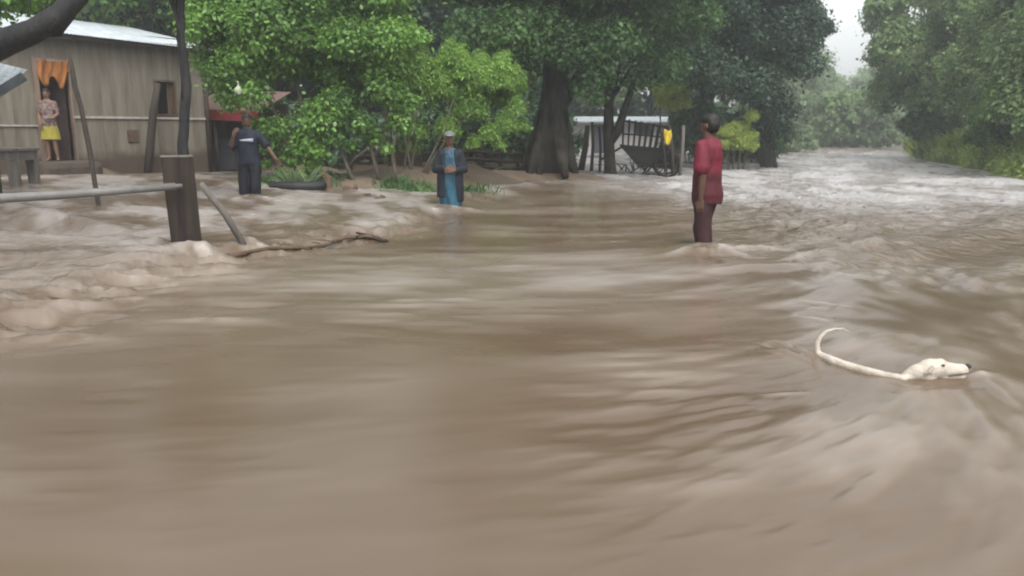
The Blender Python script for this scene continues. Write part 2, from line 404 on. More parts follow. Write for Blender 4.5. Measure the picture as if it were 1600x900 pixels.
# keep water level, clean ripples at distance
fine = sm(-.6, 1.5, .8 * l1 + .55 * l2 + .25 * l0 + .5 * l3)
foam_sheen = foam_sheen + .34 * fine * (.45 + .55 * patch) * (.22 + .25 * rightrough + .6 * lowright) * (1 - .7 * calm)
foam_sheen = foam_sheen + .30 * sm(1.0, 1.7, l2 + .5 * l0 + .5 * l1) * (.1 + .6 * lowright + .3 * rightrough) * sm(.4, .8, fbm(X * 3, Y * 3, 99, 3))
foam_sheen = foam_sheen + chop * (.04 + .78 * sm(9, 20, D)) * (.4 + .6 * sm(.3, .7, fbm(X * 1.6, Y * .8, 95, 4))) + yard * (.14 + .27 * sm(6.5, 10, Y)) * sm(.36, .70, fbm(X * 1.6 + .3 * Y, Y * 1.0, 96, 4))  # whitewater plus sky glare painted pale on the far river and yard
foam_sheen = foam_sheen + .46 * np.exp(-((Y - 6.6 - .1 * X) / 1.2) ** 2) * sm(-3.4, -1.6, X) * (1 - sm(.8, 2.4, X)) * (.2 + .65 * sm(-1.6, 1.6, l1 * .8 + .5 * l2 + 1.0 * (vn(X * 1.1, Y * 2.2, 98) - .5) * 2))  # pale band: sky reflection painted into the albedo along with aerated water
foam_sheen = np.clip(foam_sheen, 0, 1)
silt = np.clip(.5 + .22 * l3 + .14 * l1 + .07 * l2 + 1.0 * (fbm(X * .35, Y * .5, 90, 3) - .5), 0, 1)
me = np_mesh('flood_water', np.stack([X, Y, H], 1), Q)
for nme, arr in (('foam_sheen', foam_sheen), ('silt', silt), ('chop', np.clip(chop + .2 * yard, 0, 1)), ('white', np.clip(chop * sm(7, 16, D) + .45 * yard * sm(5.5, 9, Y) + .2 * yard + .35 * np.exp(-((Y - 6.6) / 1.4) ** 2) * sm(-2.5, -1, X), 0, 1))):  # white: where the pale colour also carries a painted sky sheen
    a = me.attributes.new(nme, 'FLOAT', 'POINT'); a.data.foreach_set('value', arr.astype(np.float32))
m = bpy.data.materials.new('muddy_water'); m.use_nodes = True; t = m.node_tree; b = t.nodes['Principled BSDF']; L = t.links.new
def attr(n): a = t.nodes.new('ShaderNodeAttribute'); a.attribute_name = n; return a.outputs['Fac']
rp = t.nodes.new('ShaderNodeValToRGB'); e = rp.color_ramp.elements
e[0].position = .15; e[0].color = (.090, .062, .038, 1); e[1].position = .9; e[1].color = (.128, .097, .069, 1)
L(attr('silt'), rp.inputs[0])
fm = t.nodes.new('ShaderNodeMix'); fm.data_type = 'RGBA'; fm.inputs['A'].default_value = (.40, .355, .31, 1); fm.inputs['B'].default_value = (.54, .53, .53, 1); L(attr('white'), fm.inputs['Factor'])  # tan foam to a neutral white that stands for reflected sky
mx = t.nodes.new('ShaderNodeMix'); mx.data_type = 'RGBA'; L(attr('foam_sheen'), mx.inputs['Factor']); L(rp.outputs[0], mx.inputs['A']); L(fm.outputs['Result'], mx.inputs['B'])
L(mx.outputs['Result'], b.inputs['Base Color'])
mr = t.nodes.new('ShaderNodeMapRange'); L(attr('foam_sheen'), mr.inputs[0]); mr.inputs[3].default_value = .22; mr.inputs[4].default_value = .32; L(mr.outputs[0], b.inputs['Roughness'])
b.inputs['IOR'].default_value = 1.33; b.inputs['Specular IOR Level'].default_value = .5
tc = t.nodes.new('ShaderNodeTexCoord'); mp = t.nodes.new('ShaderNodeMapping'); mp.inputs['Scale'].default_value = (1, .8, 1); mp.inputs['Rotation'].default_value = (0, 0, R(-35)); L(tc.outputs['Object'], mp.inputs[0])
n1 = t.nodes.new('ShaderNodeTexNoise'); n1.inputs['Scale'].default_value = 5; n1.inputs['Detail'].default_value = 5; n1.inputs['Distortion'].default_value = .6; L(mp.outputs[0], n1.inputs[0])
mu = t.nodes.new('ShaderNodeMath'); mu.operation = 'MULTIPLY'; L(n1.outputs[0], mu.inputs[0]); L(attr('chop'), mu.inputs[1])
bp = t.nodes.new('ShaderNodeBump'); bp.inputs['Distance'].default_value = .20; L(mu.outputs[0], bp.inputs['Height']); L(bp.outputs[0], b.inputs['Normal'])
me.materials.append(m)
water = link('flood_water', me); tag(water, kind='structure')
HW = H.reshape(len(rad), len(ang))
def water_at(x, y):
    "level of the rippled water at a place"
    r = math.hypot(x, y); a = math.degrees(math.atan2(x, y))
    i = int(np.abs(rad - r).argmin()); j = int(np.abs(np.degrees(ang) - a).argmin()); return float(HW[i, j])

# ------------------------------------------------------------------ vegetation
def leaves(rng, clumps, n, size, flat=.8, shell=.45, droop=.0, aspect=.5):
    C = np.array([c[0] for c in clumps]); Rr = np.array([c[1] for c in clumps])
    w_ = Rr ** 2.2; w_ /= w_.sum(); idx = rng.choice(len(C), n, p=w_)
    d = rng.normal(size=(n, 3)); d /= np.linalg.norm(d, axis=1)[:, None]
    rr = rng.rand(n) ** shell
    st = rng.rand(n) < .2; rr = np.where(st, rr * rng.uniform(1.0, 1.55, n), rr)
    sc = np.stack([np.ones(n), np.ones(n), np.full(n, flat)], 1)
    P = C[idx] + d * sc * (Rr[idx] * rr)[:, None]
    P[:, 2] -= droop * rr ** 2 * Rr[idx] * (1 - np.abs(d[:, 2]))
    N = d * .55 + np.array([0, 0, .55]) + rng.normal(size=(n, 3)) * .45; N /= np.linalg.norm(N, axis=1)[:, None]
    A = rng.normal(size=(n, 3)) * .6 + d * .6 + np.array([0, 0, -.35 - droop]); A -= N * (A * N).sum(1)[:, None]; A /= np.linalg.norm(A, axis=1)[:, None] + 1e-9
    B = np.cross(N, A)
    s_ = (size * (.45 + 1.2 * rng.rand(n) ** 1.5))[:, None]
    V = np.stack([P - A * s_ * .5, P + B * s_ * aspect * .5 + A * s_ * .05 + N * s_ * .08, P + A * s_ * .55 - N * s_ * .06, P - B * s_ * aspect * .5 + A * s_ * .05 + N * s_ * .08], 1)
    return V.reshape(-1, 3), np.arange(n * 4).reshape(-1, 4)
def crown_clumps(rng, c, r, n, cr, under=.6):
    out_ = []
    for k in range(n):
        d = rng.normal(size=3); d /= np.linalg.norm(d)
        if d[2] < -under: d[2] *= .4
        q = rng.uniform(.35, 1.0) ** .6
        s_ = cr * rng.uniform(.65, 1.25)
        p = np.array(c) + d * np.array(r) * q * (1 - .35 * s_ / max(r))
        out_.append((p, s_))
        for j in range(3):
            e_ = rng.normal(size=3); e_ /= np.linalg.norm(e_)
            out_.append((p + e_ * s_ * .85, s_ * rng.uniform(.35, .6)))
    return out_
def tree(name, label, base, h, rt, c, r, n, cr, nleaf, size, leaf, bark='bark', seed=1, cat='tree', group=None, trunk_pts=None, flare=1.5,
         flat=.8, droop=.1, extra=None, aspect=.68, limbs=10, nseg=10, shell=.45, stems=None, under=.6, kind=None):
    "crown centre c and everything else are given relative to the base"
    rng = np.random.RandomState(seed); rd = random.Random(seed)
    root = empty(name, base); tag(root, label, cat, group, kind)
    cl = crown_clumps(rng, c, r, n, cr, under) + [(np.array(p), q) for p, q in (extra or [])]
    mb = MB()
    if stems is None:
        tp = trunk_pts or [(0, 0, -.5), (0, 0, 0), (c[0] * .2, c[1] * .2, h * .35), (c[0] * .5, c[1] * .5, h * .7), (c[0] * .8, c[1] * .8, h)]
        tp = [Vector(p) for p in tp]
        pts = []; rads = []
        for i in range(len(tp) - 1):
            for k in range(4):
                f = k / 4; p = tp[i].lerp(tp[i + 1], f); q = (i + f) / (len(tp) - 1)
                pts.append(p + Vector((rd.uniform(-1, 1), rd.uniform(-1, 1), 0)) * rt * .12); rads.append(rt * ((flare - 1) * max(0, 1 - q * 3.2) ** 2 + 1 - .5 * q))
        pts.append(tp[-1]); rads.append(rt * .5)
        mb.tube(pts, rads, n=nseg, wob=.07, rnd=rd)
        cand = sorted(cl[::4], key=lambda q: -q[1])[:limbs]
        for k, (p, q) in enumerate(cand):
            f = rd.uniform(.5, .98); i0 = int(f * (len(pts) - 1)); a = pts[i0]; b_ = Vector(p)
            mid = a.lerp(b_, .5) + Vector((rd.uniform(-.1, .1), rd.uniform(-.1, .1), rd.uniform(-.05, .18))) * (b_ - a).length
            q1 = a.lerp(mid, .5); r0 = rads[i0] * rd.uniform(.35, .6)
            mb.tube([a, q1, mid, mid.lerp(b_, .6), b_], [r0, r0 * .8, r0 * .6, r0 * .38, r0 * .12], n=6)
    else:
        for st in stems:
            mb.tube(st[0], st[1], n=7, wob=.05, rnd=rd)
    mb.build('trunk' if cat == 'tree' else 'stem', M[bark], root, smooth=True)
    V, Qd = leaves(rng, cl, int(nleaf * (2.9 if size < .16 else 1.8)), size * (.74 if size < .16 else .92), flat, shell, droop, aspect)
    link('crown', np_mesh('crown', V, Qd, M[leaf], False), root)
    return root
def copy_tree(o, parent=None):
    c = o.copy(); COL.objects.link(c); c.parent = parent
    for ch in o.children: copy_tree(ch, c)
    return c

def rel(px, py, Yd, base): 
    p = at(px, py, Yd); return (p.x - base.x, p.y - base.y, p.z - base.z)

# big dark tree beside the cart
b0 = hit(862, 276); b0.y = 20.3; b0 = Vector((at(862, 270, 20.3).x, 20.3, surf(at(862, 270, 20.3).x, 20.3)))
big = tree('large_tree', 'largest tree with a thick dark trunk and flared roots at the flooded yard edge', b0, 3.6, .50, (-.3, .3, 6.0), (4.0, 3.4, 3.4), 46, 1.05, 74000, .135, 'leaf_green', seed=3, flare=1.25,
           trunk_pts=[(0, 0, -.5), (0, 0, 0), (.0, 0, 1.2), (.08, .1, 2.6), (-.1, .3, 4.4)],
           extra=[(rel(760, 90, 19.5, b0), .75), (rel(800, 50, 19, b0), .8), (rel(850, 45, 19.2, b0), .75), (rel(905, 70, 19.3, b0), .7), (rel(735, 50, 19, b0), .7), (rel(930, 110, 19.6, b0), .55), (rel(790, 130, 19.8, b0), .5), (rel(960, 60, 19.5, b0), .7), (rel(820,105,19.4,b0),.45), (rel(905,135,19.6,b0),.35), (rel(930,150,19.8,b0),.3), (rel(835,70,19.2,b0),.6), (rel(880,90,19.2,b0),.4)])
mb = MB(); rd = random.Random(4)
for k in range(7):
    a = 2 * PI * k / 7 + rd.uniform(-.4, .4); d = Vector((math.cos(a), math.sin(a), 0)); q = rd.uniform(.7, 1.35)
    mb.tube([d * .34 + Vector((0, 0, 1.5)), d * .46 + Vector((0, 0, .8)), d * .58 * q + Vector((0, 0, .3)), d * .82 * q + Vector((0, 0, -.1))], [.05, .10 * q, .15, .08], n=8, wob=.2, rnd=rd)
mb.build('root_flare', M['bark'], big, smooth=True)

def basep(px, Yd):
    x = at(px, 270, Yd).x; return Vector((x, Yd, surf(x, Yd)))
b1 = basep(953, 22.5)
tree('tree', 'slender forked tree standing directly left of the wooden cart', b1, 3.0, .2, (.5, .2, 5.2), (2.4, 2.2, 2.4), 22, .8, 32000, .12, 'leaf_green', seed=8, flare=1.6,
     trunk_pts=[(0, 0, -.4), (0, 0, 0), (-.05, 0, 1.2), (-.1, 0, 2.6), (-.1, .1, 4.5)],
     extra=[(rel(1000, 115, 22, b1), .6), (rel(940, 120, 22, b1), .5), (rel(1040, 100, 22, b1), .7), (rel(975, 60, 22, b1), .8)])
# the fork leaning right
fk = bpy.data.objects[-1]
mb = MB(); mb.tube([Vector((-.03, 0, .9)), Vector(rel(965, 205, 22.4, b1)), Vector(rel(978, 165, 22.3, b1)), Vector(rel(992, 125, 22.2, b1))], [.16, .13, .10, .07], n=8)
mb.build('limb', M['bark'], [o for o in COL.objects if o.name.startswith('tree') and o.type == 'EMPTY'][-1], smooth=True)
b2 = basep(1200, 27)
b2.z = surf(b2.x, b2.y)
tree('tree', 'very dark leafy tree leaning over the river beyond the red shirted man', b2, 4.0, .33, (-1.0, .5, 5.6), (3.0, 2.8, 3.9), 44, .95, 70000, .135, 'leaf_blue', seed=12,
     extra=[(rel(1235, 50, 25.5, b2), .95), (rel(1250, 95, 25.5, b2), .8), (rel(1180, 130, 25.5, b2), .9), (rel(1210, 170, 26, b2), .8), (rel(1120, 110, 25, b2), .9), (rel(1225, 205, 26.8, b2), .45), (rel(1195, 222, 27, b2), .4), (rel(1080, 90, 25, b2), .9), (rel(1260, 20, 25.5, b2), .6)])
b3 = basep(1105, 33)
tree('tree', 'tall blue green tree behind the cart filling the middle of the canopy', b3, 4.5, .3, (-.5, 0, 6.2), (4.2, 2.5, 4.2), 40, 1.2, 30000, .22, 'leaf_blue', seed=15)

# left leafy trees in front of the yard
b4 = basep(478, 15.8)
g4 = 'small trees on the muddy island'
tree('small_tree', 'broad leafy green tree beside the man in navy, overhanging the shack roof', b4, 1.9, .07, (-.35, .2, 2.7), (1.65, 1.2, 1.75), 46, .52, 40000, .10, 'leaf_mid', 'bark_pale', seed=21, cat='tree', group=g4,
     extra=[(rel(330, 40, 15.8, b4), .45), (rel(320, 90, 15.8, b4), .3), (rel(365, 110, 15.3, b4), .35), (rel(400, 150, 15, b4), .35), (rel(430, 200, 15, b4), .35), (rel(455, 245, 15.1, b4), .25), (rel(480, 225, 15, b4), .35), (rel(500, 180, 15, b4), .45), (rel(350, 20, 15.6, b4), .5), (rel(420, 15, 15.6, b4), .6), (rel(490, 258, 15.1, b4), .2), (rel(420,225,15.1,b4),.25), (rel(440, 270, 15.0, b4), .16), (rel(470, 275, 15.0, b4), .16), (rel(415, 255, 15.1, b4), .14), (rel(500, 240, 15.0, b4), .2), (rel(395, 190, 15.2, b4), .2), (rel(310, 70, 15.8, b4), .2)],
     stems=[([(0, 0, -.2), (.05, 0, .5), (.0, .05, 1.1), (-.2, .1, 2.2)], [.05, .05, .04, .02]), ([(.1, 0, -.2), (.25, 0, .5), (.35, 0, 1.0), (.6, .1, 2.0)], [.04, .035, .03, .015]), ([(-.1, 0, -.2), (-.3, 0, .5), (-.6, .1, 1.3), (-1.1, .1, 2.2)], [.04, .035, .03, .015])])
b5 = basep(570, 15.6)
tree('small_tree', 'leafy green tree on thin crooked stems above the muddy island', b5, 1.9, .06, (.05, .3, 2.6), (1.1, 1.0, 1.6), 30, .48, 26000, .095, 'leaf_mid', 'bark_pale', seed=25, group=g4,
     extra=[(rel(600, 140, 15.3, b5), .4), (rel(560, 190, 15.2, b5), .32), (rel(530, 160, 15.2, b5), .4), (rel(625, 190, 15.4, b5), .28), (rel(540, 60, 15.2, b5), .5), (rel(600, 60, 15.2, b5), .5), (rel(585, 215, 15.4, b5), .2), (rel(520, 215, 15.0, b5), .2), (rel(548, 228, 15.1, b5), .14), (rel(605, 232, 15.2, b5), .14), (rel(640, 160, 15.4, b5), .25), (rel(650, 60, 15.4, b5), .3)],
     stems=[([rel(556, 292, 15.2, b5), rel(543, 262, 15.2, b5), rel(532, 230, 15.3, b5), rel(520, 190, 15.4, b5)], [.045, .04, .035, .02]),
            ([rel(594, 287, 15.4, b5), rel(585, 255, 15.4, b5), rel(576, 215, 15.4, b5), rel(560, 150, 15.4, b5)], [.05, .04, .035, .02]),
            ([rel(622, 290, 15.3, b5), rel(616, 262, 15.3, b5), rel(612, 240, 15.3, b5), rel(625, 180, 15.3, b5)], [.03, .028, .025, .02]),
            ([rel(585, 245, 15.4, b5), rel(597, 225, 15.4, b5), rel(604, 205, 15.4, b5), rel(600, 160, 15.4, b5)], [.03, .03, .025, .015]),
            ([rel(543, 262, 15.2, b5), rel(556, 245, 15.2, b5), rel(575, 232, 15.3, b5)], [.02, .018, .015])])
b6 = basep(655, 16.6)
st6 = [([rel(a0, 292, 16.4, b6), rel(a1, 255, 16.4, b6), rel(a2, 215, 16.4, b6), rel(a3, 150, 16.4, b6)], [.03, .026, .02, .01]) for a0, a1, a2, a3 in
       ((625, 617, 612, 600), (640, 644, 650, 640), (652, 668, 688, 710), (635, 632, 640, 660), (660, 672, 700, 750), (646, 640, 632, 625))]
tree('shrub', 'light green feathery shrub arching behind the person in blue', b6, 1.6, .05, (.85, .4, 1.75), (1.5, .8, .78), 50, .24, 26000, .085, 'leaf_fresh', 'bark_pale', seed=31, cat='shrub', stems=st6, droop=.5, aspect=.32,
     extra=[(rel(790, 190, 16.5, b6), .28), (rel(765, 205, 16.4, b6), .25), (rel(735, 160, 16.5, b6), .4), (rel(690, 130, 16.6, b6), .4), (rel(660, 100, 16.8, b6), .35), (rel(650, 200, 16.6, b6), .3), (rel(700, 195, 16.5, b6), .3), (rel(755, 120, 16.8, b6), .35), (rel(805, 165, 16.8, b6), .25), (rel(818, 195, 16.7, b6), .16), (rel(780, 222, 16.5, b6), .16), (rel(740, 220, 16.4, b6), .18), (rel(620, 110, 16.8, b6), .25), (rel(640, 225, 16.6, b6), .22)])
b7 = basep(615, 30)
tree('tree', 'very dark tree with dense leaves showing between the two green canopies', b7, 5, .3, (0, 0, 5.4), (3.2, 2.2, 4.2), 34, 1.1, 24000, .2, 'leaf_blue', seed=35)
# bright bushes behind the cart
b8 = basep(1040, 27.5)
tree('shrub', 'yellow green shrub rising behind the cart stakes', b8, 1.2, .05, (.1, 0, 2.25), (.75, .6, .65), 14, .32, 6500, .10, 'leaf_lime', 'bark_pale', seed=41, cat='shrub', stems=[([(0, 0, -.2), (.1, 0, 1.0), (0, 0, 2.2)], [.05, .04, .02]), ([(0, 0, -.2), (-.2, 0, 1.0), (-.3, 0, 2.2)], [.04, .03, .02])], aspect=.4)
b9 = basep(1148, 25.5)
tree('shrub', 'bright yellow green shrub at the waterline right of the red shirted man', b9, 1.2, .05, (.05, 0, 1.0), (.62, .5, .62), 18, .25, 8000, .09, 'leaf_lime', 'bark_pale', seed=43, cat='shrub', stems=[([(x0, 0, -.2), (x0 * 1.3, 0, .5), (x0 * 2, 0, 1.1)], [.03, .03, .015]) for x0 in (-.2, -.05, .1, .25)], aspect=.4,
     extra=[(rel(1175, 180, 25.4, b9), .25), (rel(1130, 225, 25.3, b9), .22)])
for px, Yd, h_, lab, sd_ in ((1205, 44, 1.1, 'low pale bush at the far waterline under the dark tree', 45), (1240, 47, 1.3, 'pale rounded bush at the far waterline right of the dark tree', 46)):
    b_ = basep(px, Yd)
    tree('bush', lab, b_, .6, .05, (0, 0, h_ * .5), (1.1, .8, h_ * .6), 16, .42, 6000, .15, 'leaf_soft', seed=sd_, cat='bush', stems=[([(0, 0, -.2), (0, 0, .7)], [.06, .03])])

# far hazy trees closing the river
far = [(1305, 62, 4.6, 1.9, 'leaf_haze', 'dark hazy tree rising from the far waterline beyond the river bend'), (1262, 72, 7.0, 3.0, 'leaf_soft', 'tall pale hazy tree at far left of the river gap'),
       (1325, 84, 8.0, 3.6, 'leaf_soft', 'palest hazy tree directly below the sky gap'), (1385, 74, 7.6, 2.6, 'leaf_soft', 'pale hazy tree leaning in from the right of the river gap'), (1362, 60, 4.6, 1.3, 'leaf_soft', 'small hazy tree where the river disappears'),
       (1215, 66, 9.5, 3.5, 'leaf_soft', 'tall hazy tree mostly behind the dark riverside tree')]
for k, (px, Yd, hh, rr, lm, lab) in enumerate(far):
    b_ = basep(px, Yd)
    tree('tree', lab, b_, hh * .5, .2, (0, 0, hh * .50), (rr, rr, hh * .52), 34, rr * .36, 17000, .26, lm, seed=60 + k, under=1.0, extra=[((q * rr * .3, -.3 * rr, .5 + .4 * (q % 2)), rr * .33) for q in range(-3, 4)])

# right bank
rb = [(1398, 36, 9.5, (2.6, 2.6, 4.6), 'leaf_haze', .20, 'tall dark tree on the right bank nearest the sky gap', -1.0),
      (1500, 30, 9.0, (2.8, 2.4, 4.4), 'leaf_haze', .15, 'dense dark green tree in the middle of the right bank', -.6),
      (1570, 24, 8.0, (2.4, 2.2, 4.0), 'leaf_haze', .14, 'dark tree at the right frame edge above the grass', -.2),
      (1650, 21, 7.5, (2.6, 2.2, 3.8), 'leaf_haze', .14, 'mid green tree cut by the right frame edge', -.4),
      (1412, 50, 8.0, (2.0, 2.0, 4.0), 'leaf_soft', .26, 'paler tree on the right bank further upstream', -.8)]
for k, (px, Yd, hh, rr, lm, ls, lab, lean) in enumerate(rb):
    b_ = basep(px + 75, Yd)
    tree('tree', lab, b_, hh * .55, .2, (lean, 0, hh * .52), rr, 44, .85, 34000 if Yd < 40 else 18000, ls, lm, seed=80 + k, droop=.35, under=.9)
b_ = basep(1640, 21.5)
tree('shrub', 'layered leafy shrub reaching over the right bank at frame edge', b_, 1.5, .06, (-.3, 0, 2.2), (1.3, .9, 1.3), 26, .42, 24000, .12, 'leaf_mid', seed=91, cat='shrub', droop=.5, stems=[([(0, 0, -.2), (0, 0, 1.0), (-.2, 0, 2.2)], [.06, .05, .02]), ([(.1, 0, -.2), (.4, 0, 1.0), (.6, 0, 2.0)], [.05, .04, .02])])
b_ = basep(1560, 27)
tree('shrub', 'dark rounded shrub on the right bank behind the grass', b_, 1.5, .06, (0, 0, 1.3), (1.3, 1.0, 1.2), 22, .45, 14000, .13, 'leaf_mid', seed=93, cat='shrub', droop=.4, stems=[([(0, 0, -.2), (0, 0, 1.4)], [.06, .03])])
b_ = basep(1462, 36)
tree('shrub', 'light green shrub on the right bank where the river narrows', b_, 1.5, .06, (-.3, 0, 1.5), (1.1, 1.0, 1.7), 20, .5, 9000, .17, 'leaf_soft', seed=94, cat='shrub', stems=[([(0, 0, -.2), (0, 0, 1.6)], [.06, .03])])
# bank grass
rng = np.random.RandomState(5); n = 16000
yy = 13 + 40 * rng.rand(n) ** 1.6; off = -.6 + 4.5 * rng.rand(n) ** 1.1
xx = np.interp(yy, XR_Y, XR_X) + off + .5 * (fbm(yy * .8, yy * 0, 7) - .5)
zz = gz(xx, yy); ok = zz > wz(xx, yy) - .12; xx, yy, zz = xx[ok], yy[ok], zz[ok]; n = len(xx)
hgt = .6 * (.32 + .9 * fbm(xx * .7, yy * .7, 9) ** 2 * 2) * (.6 + .7 * rng.rand(n)); wd = .026 * (1 + yy / 30)
a = rng.rand(n) * 2 * PI; ln = rng.normal(size=(n, 2)) * .35 * hgt[:, None] + np.array([-.15, -.05]) * hgt[:, None]
P = np.stack([xx, yy, zz], 1); dx = np.stack([np.cos(a), np.sin(a), 0 * a], 1) * wd[:, None]
T = P + np.stack([ln[:, 0], ln[:, 1], hgt], 1); Mi = P + np.stack([ln[:, 0] * .35, ln[:, 1] * .35, hgt * .6], 1)
V = np.stack([P - dx, P + dx, Mi + dx * .8, T, Mi - dx * .8], 1).reshape(-1, 3)
link('bank_grass', np_mesh('bank_grass', V, np.arange(n * 5).reshape(-1, 5), M['grass'], False)); tag(bpy.data.objects['bank_grass'], 'light green grass and weeds growing along the right bank', 'grass', kind='stuff')

rng = np.random.RandomState(55); cl = []
for k in range(420):
    y = 17 + 26 * rng.rand() ** 1.3; x = np.interp(y, XR_Y, XR_X) + rng.uniform(-.2, 3.2); g_ = float(gz(x, y))
    if g_ < float(wz(x, y)) - .1: continue
    q_ = rng.uniform(.2, .55); cl.append((np.array([x, y, g_ + q_ * .5]), q_))
V, Qd = leaves(rng, cl, 90000, .11, .8, .45, .2, .45)
link('bank_weeds', np_mesh('bank_weeds', V, Qd, M['leaf_lime2'], False)); tag(bpy.data.objects['bank_weeds'], 'low bright leafy growth covering the right bank above the water', 'weeds', kind='stuff')
# weeds on the muddy island
rng = np.random.RandomState(15); n = 2600
cxs = np.array([at(q, 285, 15.2).x for q in (430, 470, 500, 620, 660, 735)])
k_ = rng.randint(0, 6, n); xx = cxs[k_] + rng.normal(size=n) * .22; yy = 15.1 + rng.normal(size=n) * .35; zz = np.maximum(gz(xx, yy), wz(xx, yy)) - .03
hgt = .04 + .14 * rng.rand(n) ** 2; a = rng.rand(n) * 2 * PI; P = np.stack([xx, yy, zz], 1); dx = np.stack([np.cos(a), np.sin(a), 0 * a], 1) * .012
ln = rng.normal(size=(n, 2)) * .4 * hgt[:, None]
T = P + np.stack([ln[:, 0], ln[:, 1], hgt], 1); Mi = P + np.stack([ln[:, 0] * .3, ln[:, 1] * .3, hgt * .6], 1)
V = np.stack([P - dx, P + dx, Mi + dx * .8, T, Mi - dx * .8], 1).reshape(-1, 3)
link('weeds', np_mesh('weeds', V, np.arange(n * 5).reshape(-1, 5), M['leaf_green'], False)); tag(bpy.data.objects['weeds'], 'thin weeds sprouting from the muddy island between stems', 'weeds', kind='stuff')

# woodland behind the yard
gw = 'trees of the woodland behind the yard'
bk = [(60, 30, 'leaf_dark', 'dark tree behind the shack roof at far left'), (190, 29, 'leaf_blue', 'dark tree with a bare upright trunk behind the shack roof'), (330, 27, 'leaf_mid', 'green tree behind the red roofed stall'),
      (440, 33, 'leaf_dark', 'dark tree behind the broad leafy tree'), (740, 34, 'leaf_dark', 'tall dark tree behind the feathery shrub'), (880, 50, 'leaf_soft', 'pale tree behind the pale house at its left'), (1010, 52, 'leaf_soft', 'pale tree behind the pale house roof'),(1120,48,'leaf_dark','dark tree right of the pale house')]
for k, (px, Yd, lm, lab) in enumerate(bk):
    b_ = basep(px, Yd)
    tree('tree', lab, b_, 5.0, .2, (0, 0, 6.6 if k < 3 else 5.6), (3.8, 2.6, 3.4 if k < 3 else 4.4), 30, 1.2, 17000, .24, lm, seed=100 + k, group=gw,
         trunk_pts=[(0, 0, -.4), (0, 0, 0), (.1, 0, 2), (0.2, 0, 4), (.5, 0, 6.5)], flare=1.2)
for px0, px1, px2, rr, lab in ((187, 190, 192, .09, 'thin'), (213, 212, 210, .07, 'thinner'), (228, 236, 250, .12, 'leaning')):
    Yd = 26.5; b_ = basep(px0, Yd)
    r_ = tree('tree', {'thin': 'bare thin upright trunk left of the leaning one behind the shack', 'thinner': 'thinnest bare trunk behind the shack roof', 'leaning': 'bare trunk leaning right behind the shack roof'}[lab], b_, 5, rr, rel(px2 + 10, -60, Yd, b_), (1.3, 1.2, .8), 8, .6, 4000, .18, 'leaf_dark', 'bark', seed=120 + px0, group=gw, flare=1.1,
              trunk_pts=[(0, 0, -.3), (0, 0, 0), rel(px0, 80, Yd, b_), rel(px1, 30, Yd, b_), rel(px2, -20, Yd, b_)], limbs=4)
gu = 'dark undergrowth bushes behind the flooded yard'
ub = None
for k, (px, Yd, sc) in enumerate([(350, 25, 1.0), (420, 27, 1.2), (505, 24, .9), (580, 27, 1.1), (660, 29, 1.2), (720, 26, .9), (790, 29, 1.2), (850, 31, 1.2), (1095, 31, 1.1), (1150, 34, 1.3), (1185, 31, 1.0), (20, 25, 1.4), (540, 34, 1.7), (700, 36, 1.8), (800, 38, 1.7), (440, 36, 1.8), (1090, 40, 1.5)]):
    b_ = basep(px, Yd); lab = 'dark undergrowth bush behind the flooded yard'
    if ub is None: ub = tree('bush', lab, b_, .6, .05, (0, 0, .75), (1.25, .9, .8), 22, .45, 5200, .17, 'leaf_dark', seed=170, cat='bush', group=gu, stems=[([(0, 0, -.3), (0, 0, .8)], [.06, .03])])
    else:
        c_ = copy_tree(ub); c_.location = b_; c_.rotation_euler.z = k * 1.3; c_.scale = (sc, sc, sc * (1 + .2 * (k % 3)))
# far woodland that reads as one mass
rng = np.random.RandomState(77); cl = []
for k in range(60):
    x = rng.uniform(26, 52); y = rng.uniform(80, 92); cl.append((np.array([x, y, rng.uniform(.3, 2.6)]), rng.uniform(1.0, 1.8)))
for k in range(230):
    a = rng.uniform(-75, 20); r_ = rng.uniform(54, 66) if a > -8 else rng.uniform(38, 52)
    x = math.sin(R(a)) * r_; y = math.cos(R(a)) * r_
    if x > np.interp(y, XB_Y, XB_X) - 6: continue
    for j in range(5): cl.append((np.array([x + rng.normal() * 1.5, y + rng.normal() * 1.5, .0 + 11 * (j + rng.rand() - .4) / 5]), rng.uniform(1.2, 2.4)))
for k in range(150):
    a = rng.uniform(24, 100); r_ = rng.uniform(45, 90)
    x = math.sin(R(a)) * r_; y = math.cos(R(a)) * r_
    if x < np.interp(y, XR_Y, XR_X) + 6: continue
    for j in range(5): cl.append((np.array([x + rng.normal() * 1.5, y + rng.normal() * 1.5, 1 + 9 * (j + rng.rand()) / 5]), rng.uniform(1.2, 2.4)))
V, Qd = leaves(rng, cl, 120000, .62, .9, .45, .2, .7)
link('far_woodland', np_mesh('far_woodland', V, Qd, M['leaf_dark'], False)); tag(bpy.data.objects['far_woodland'], 'distant woodland closing the view behind the yard', 'woodland', kind='stuff')

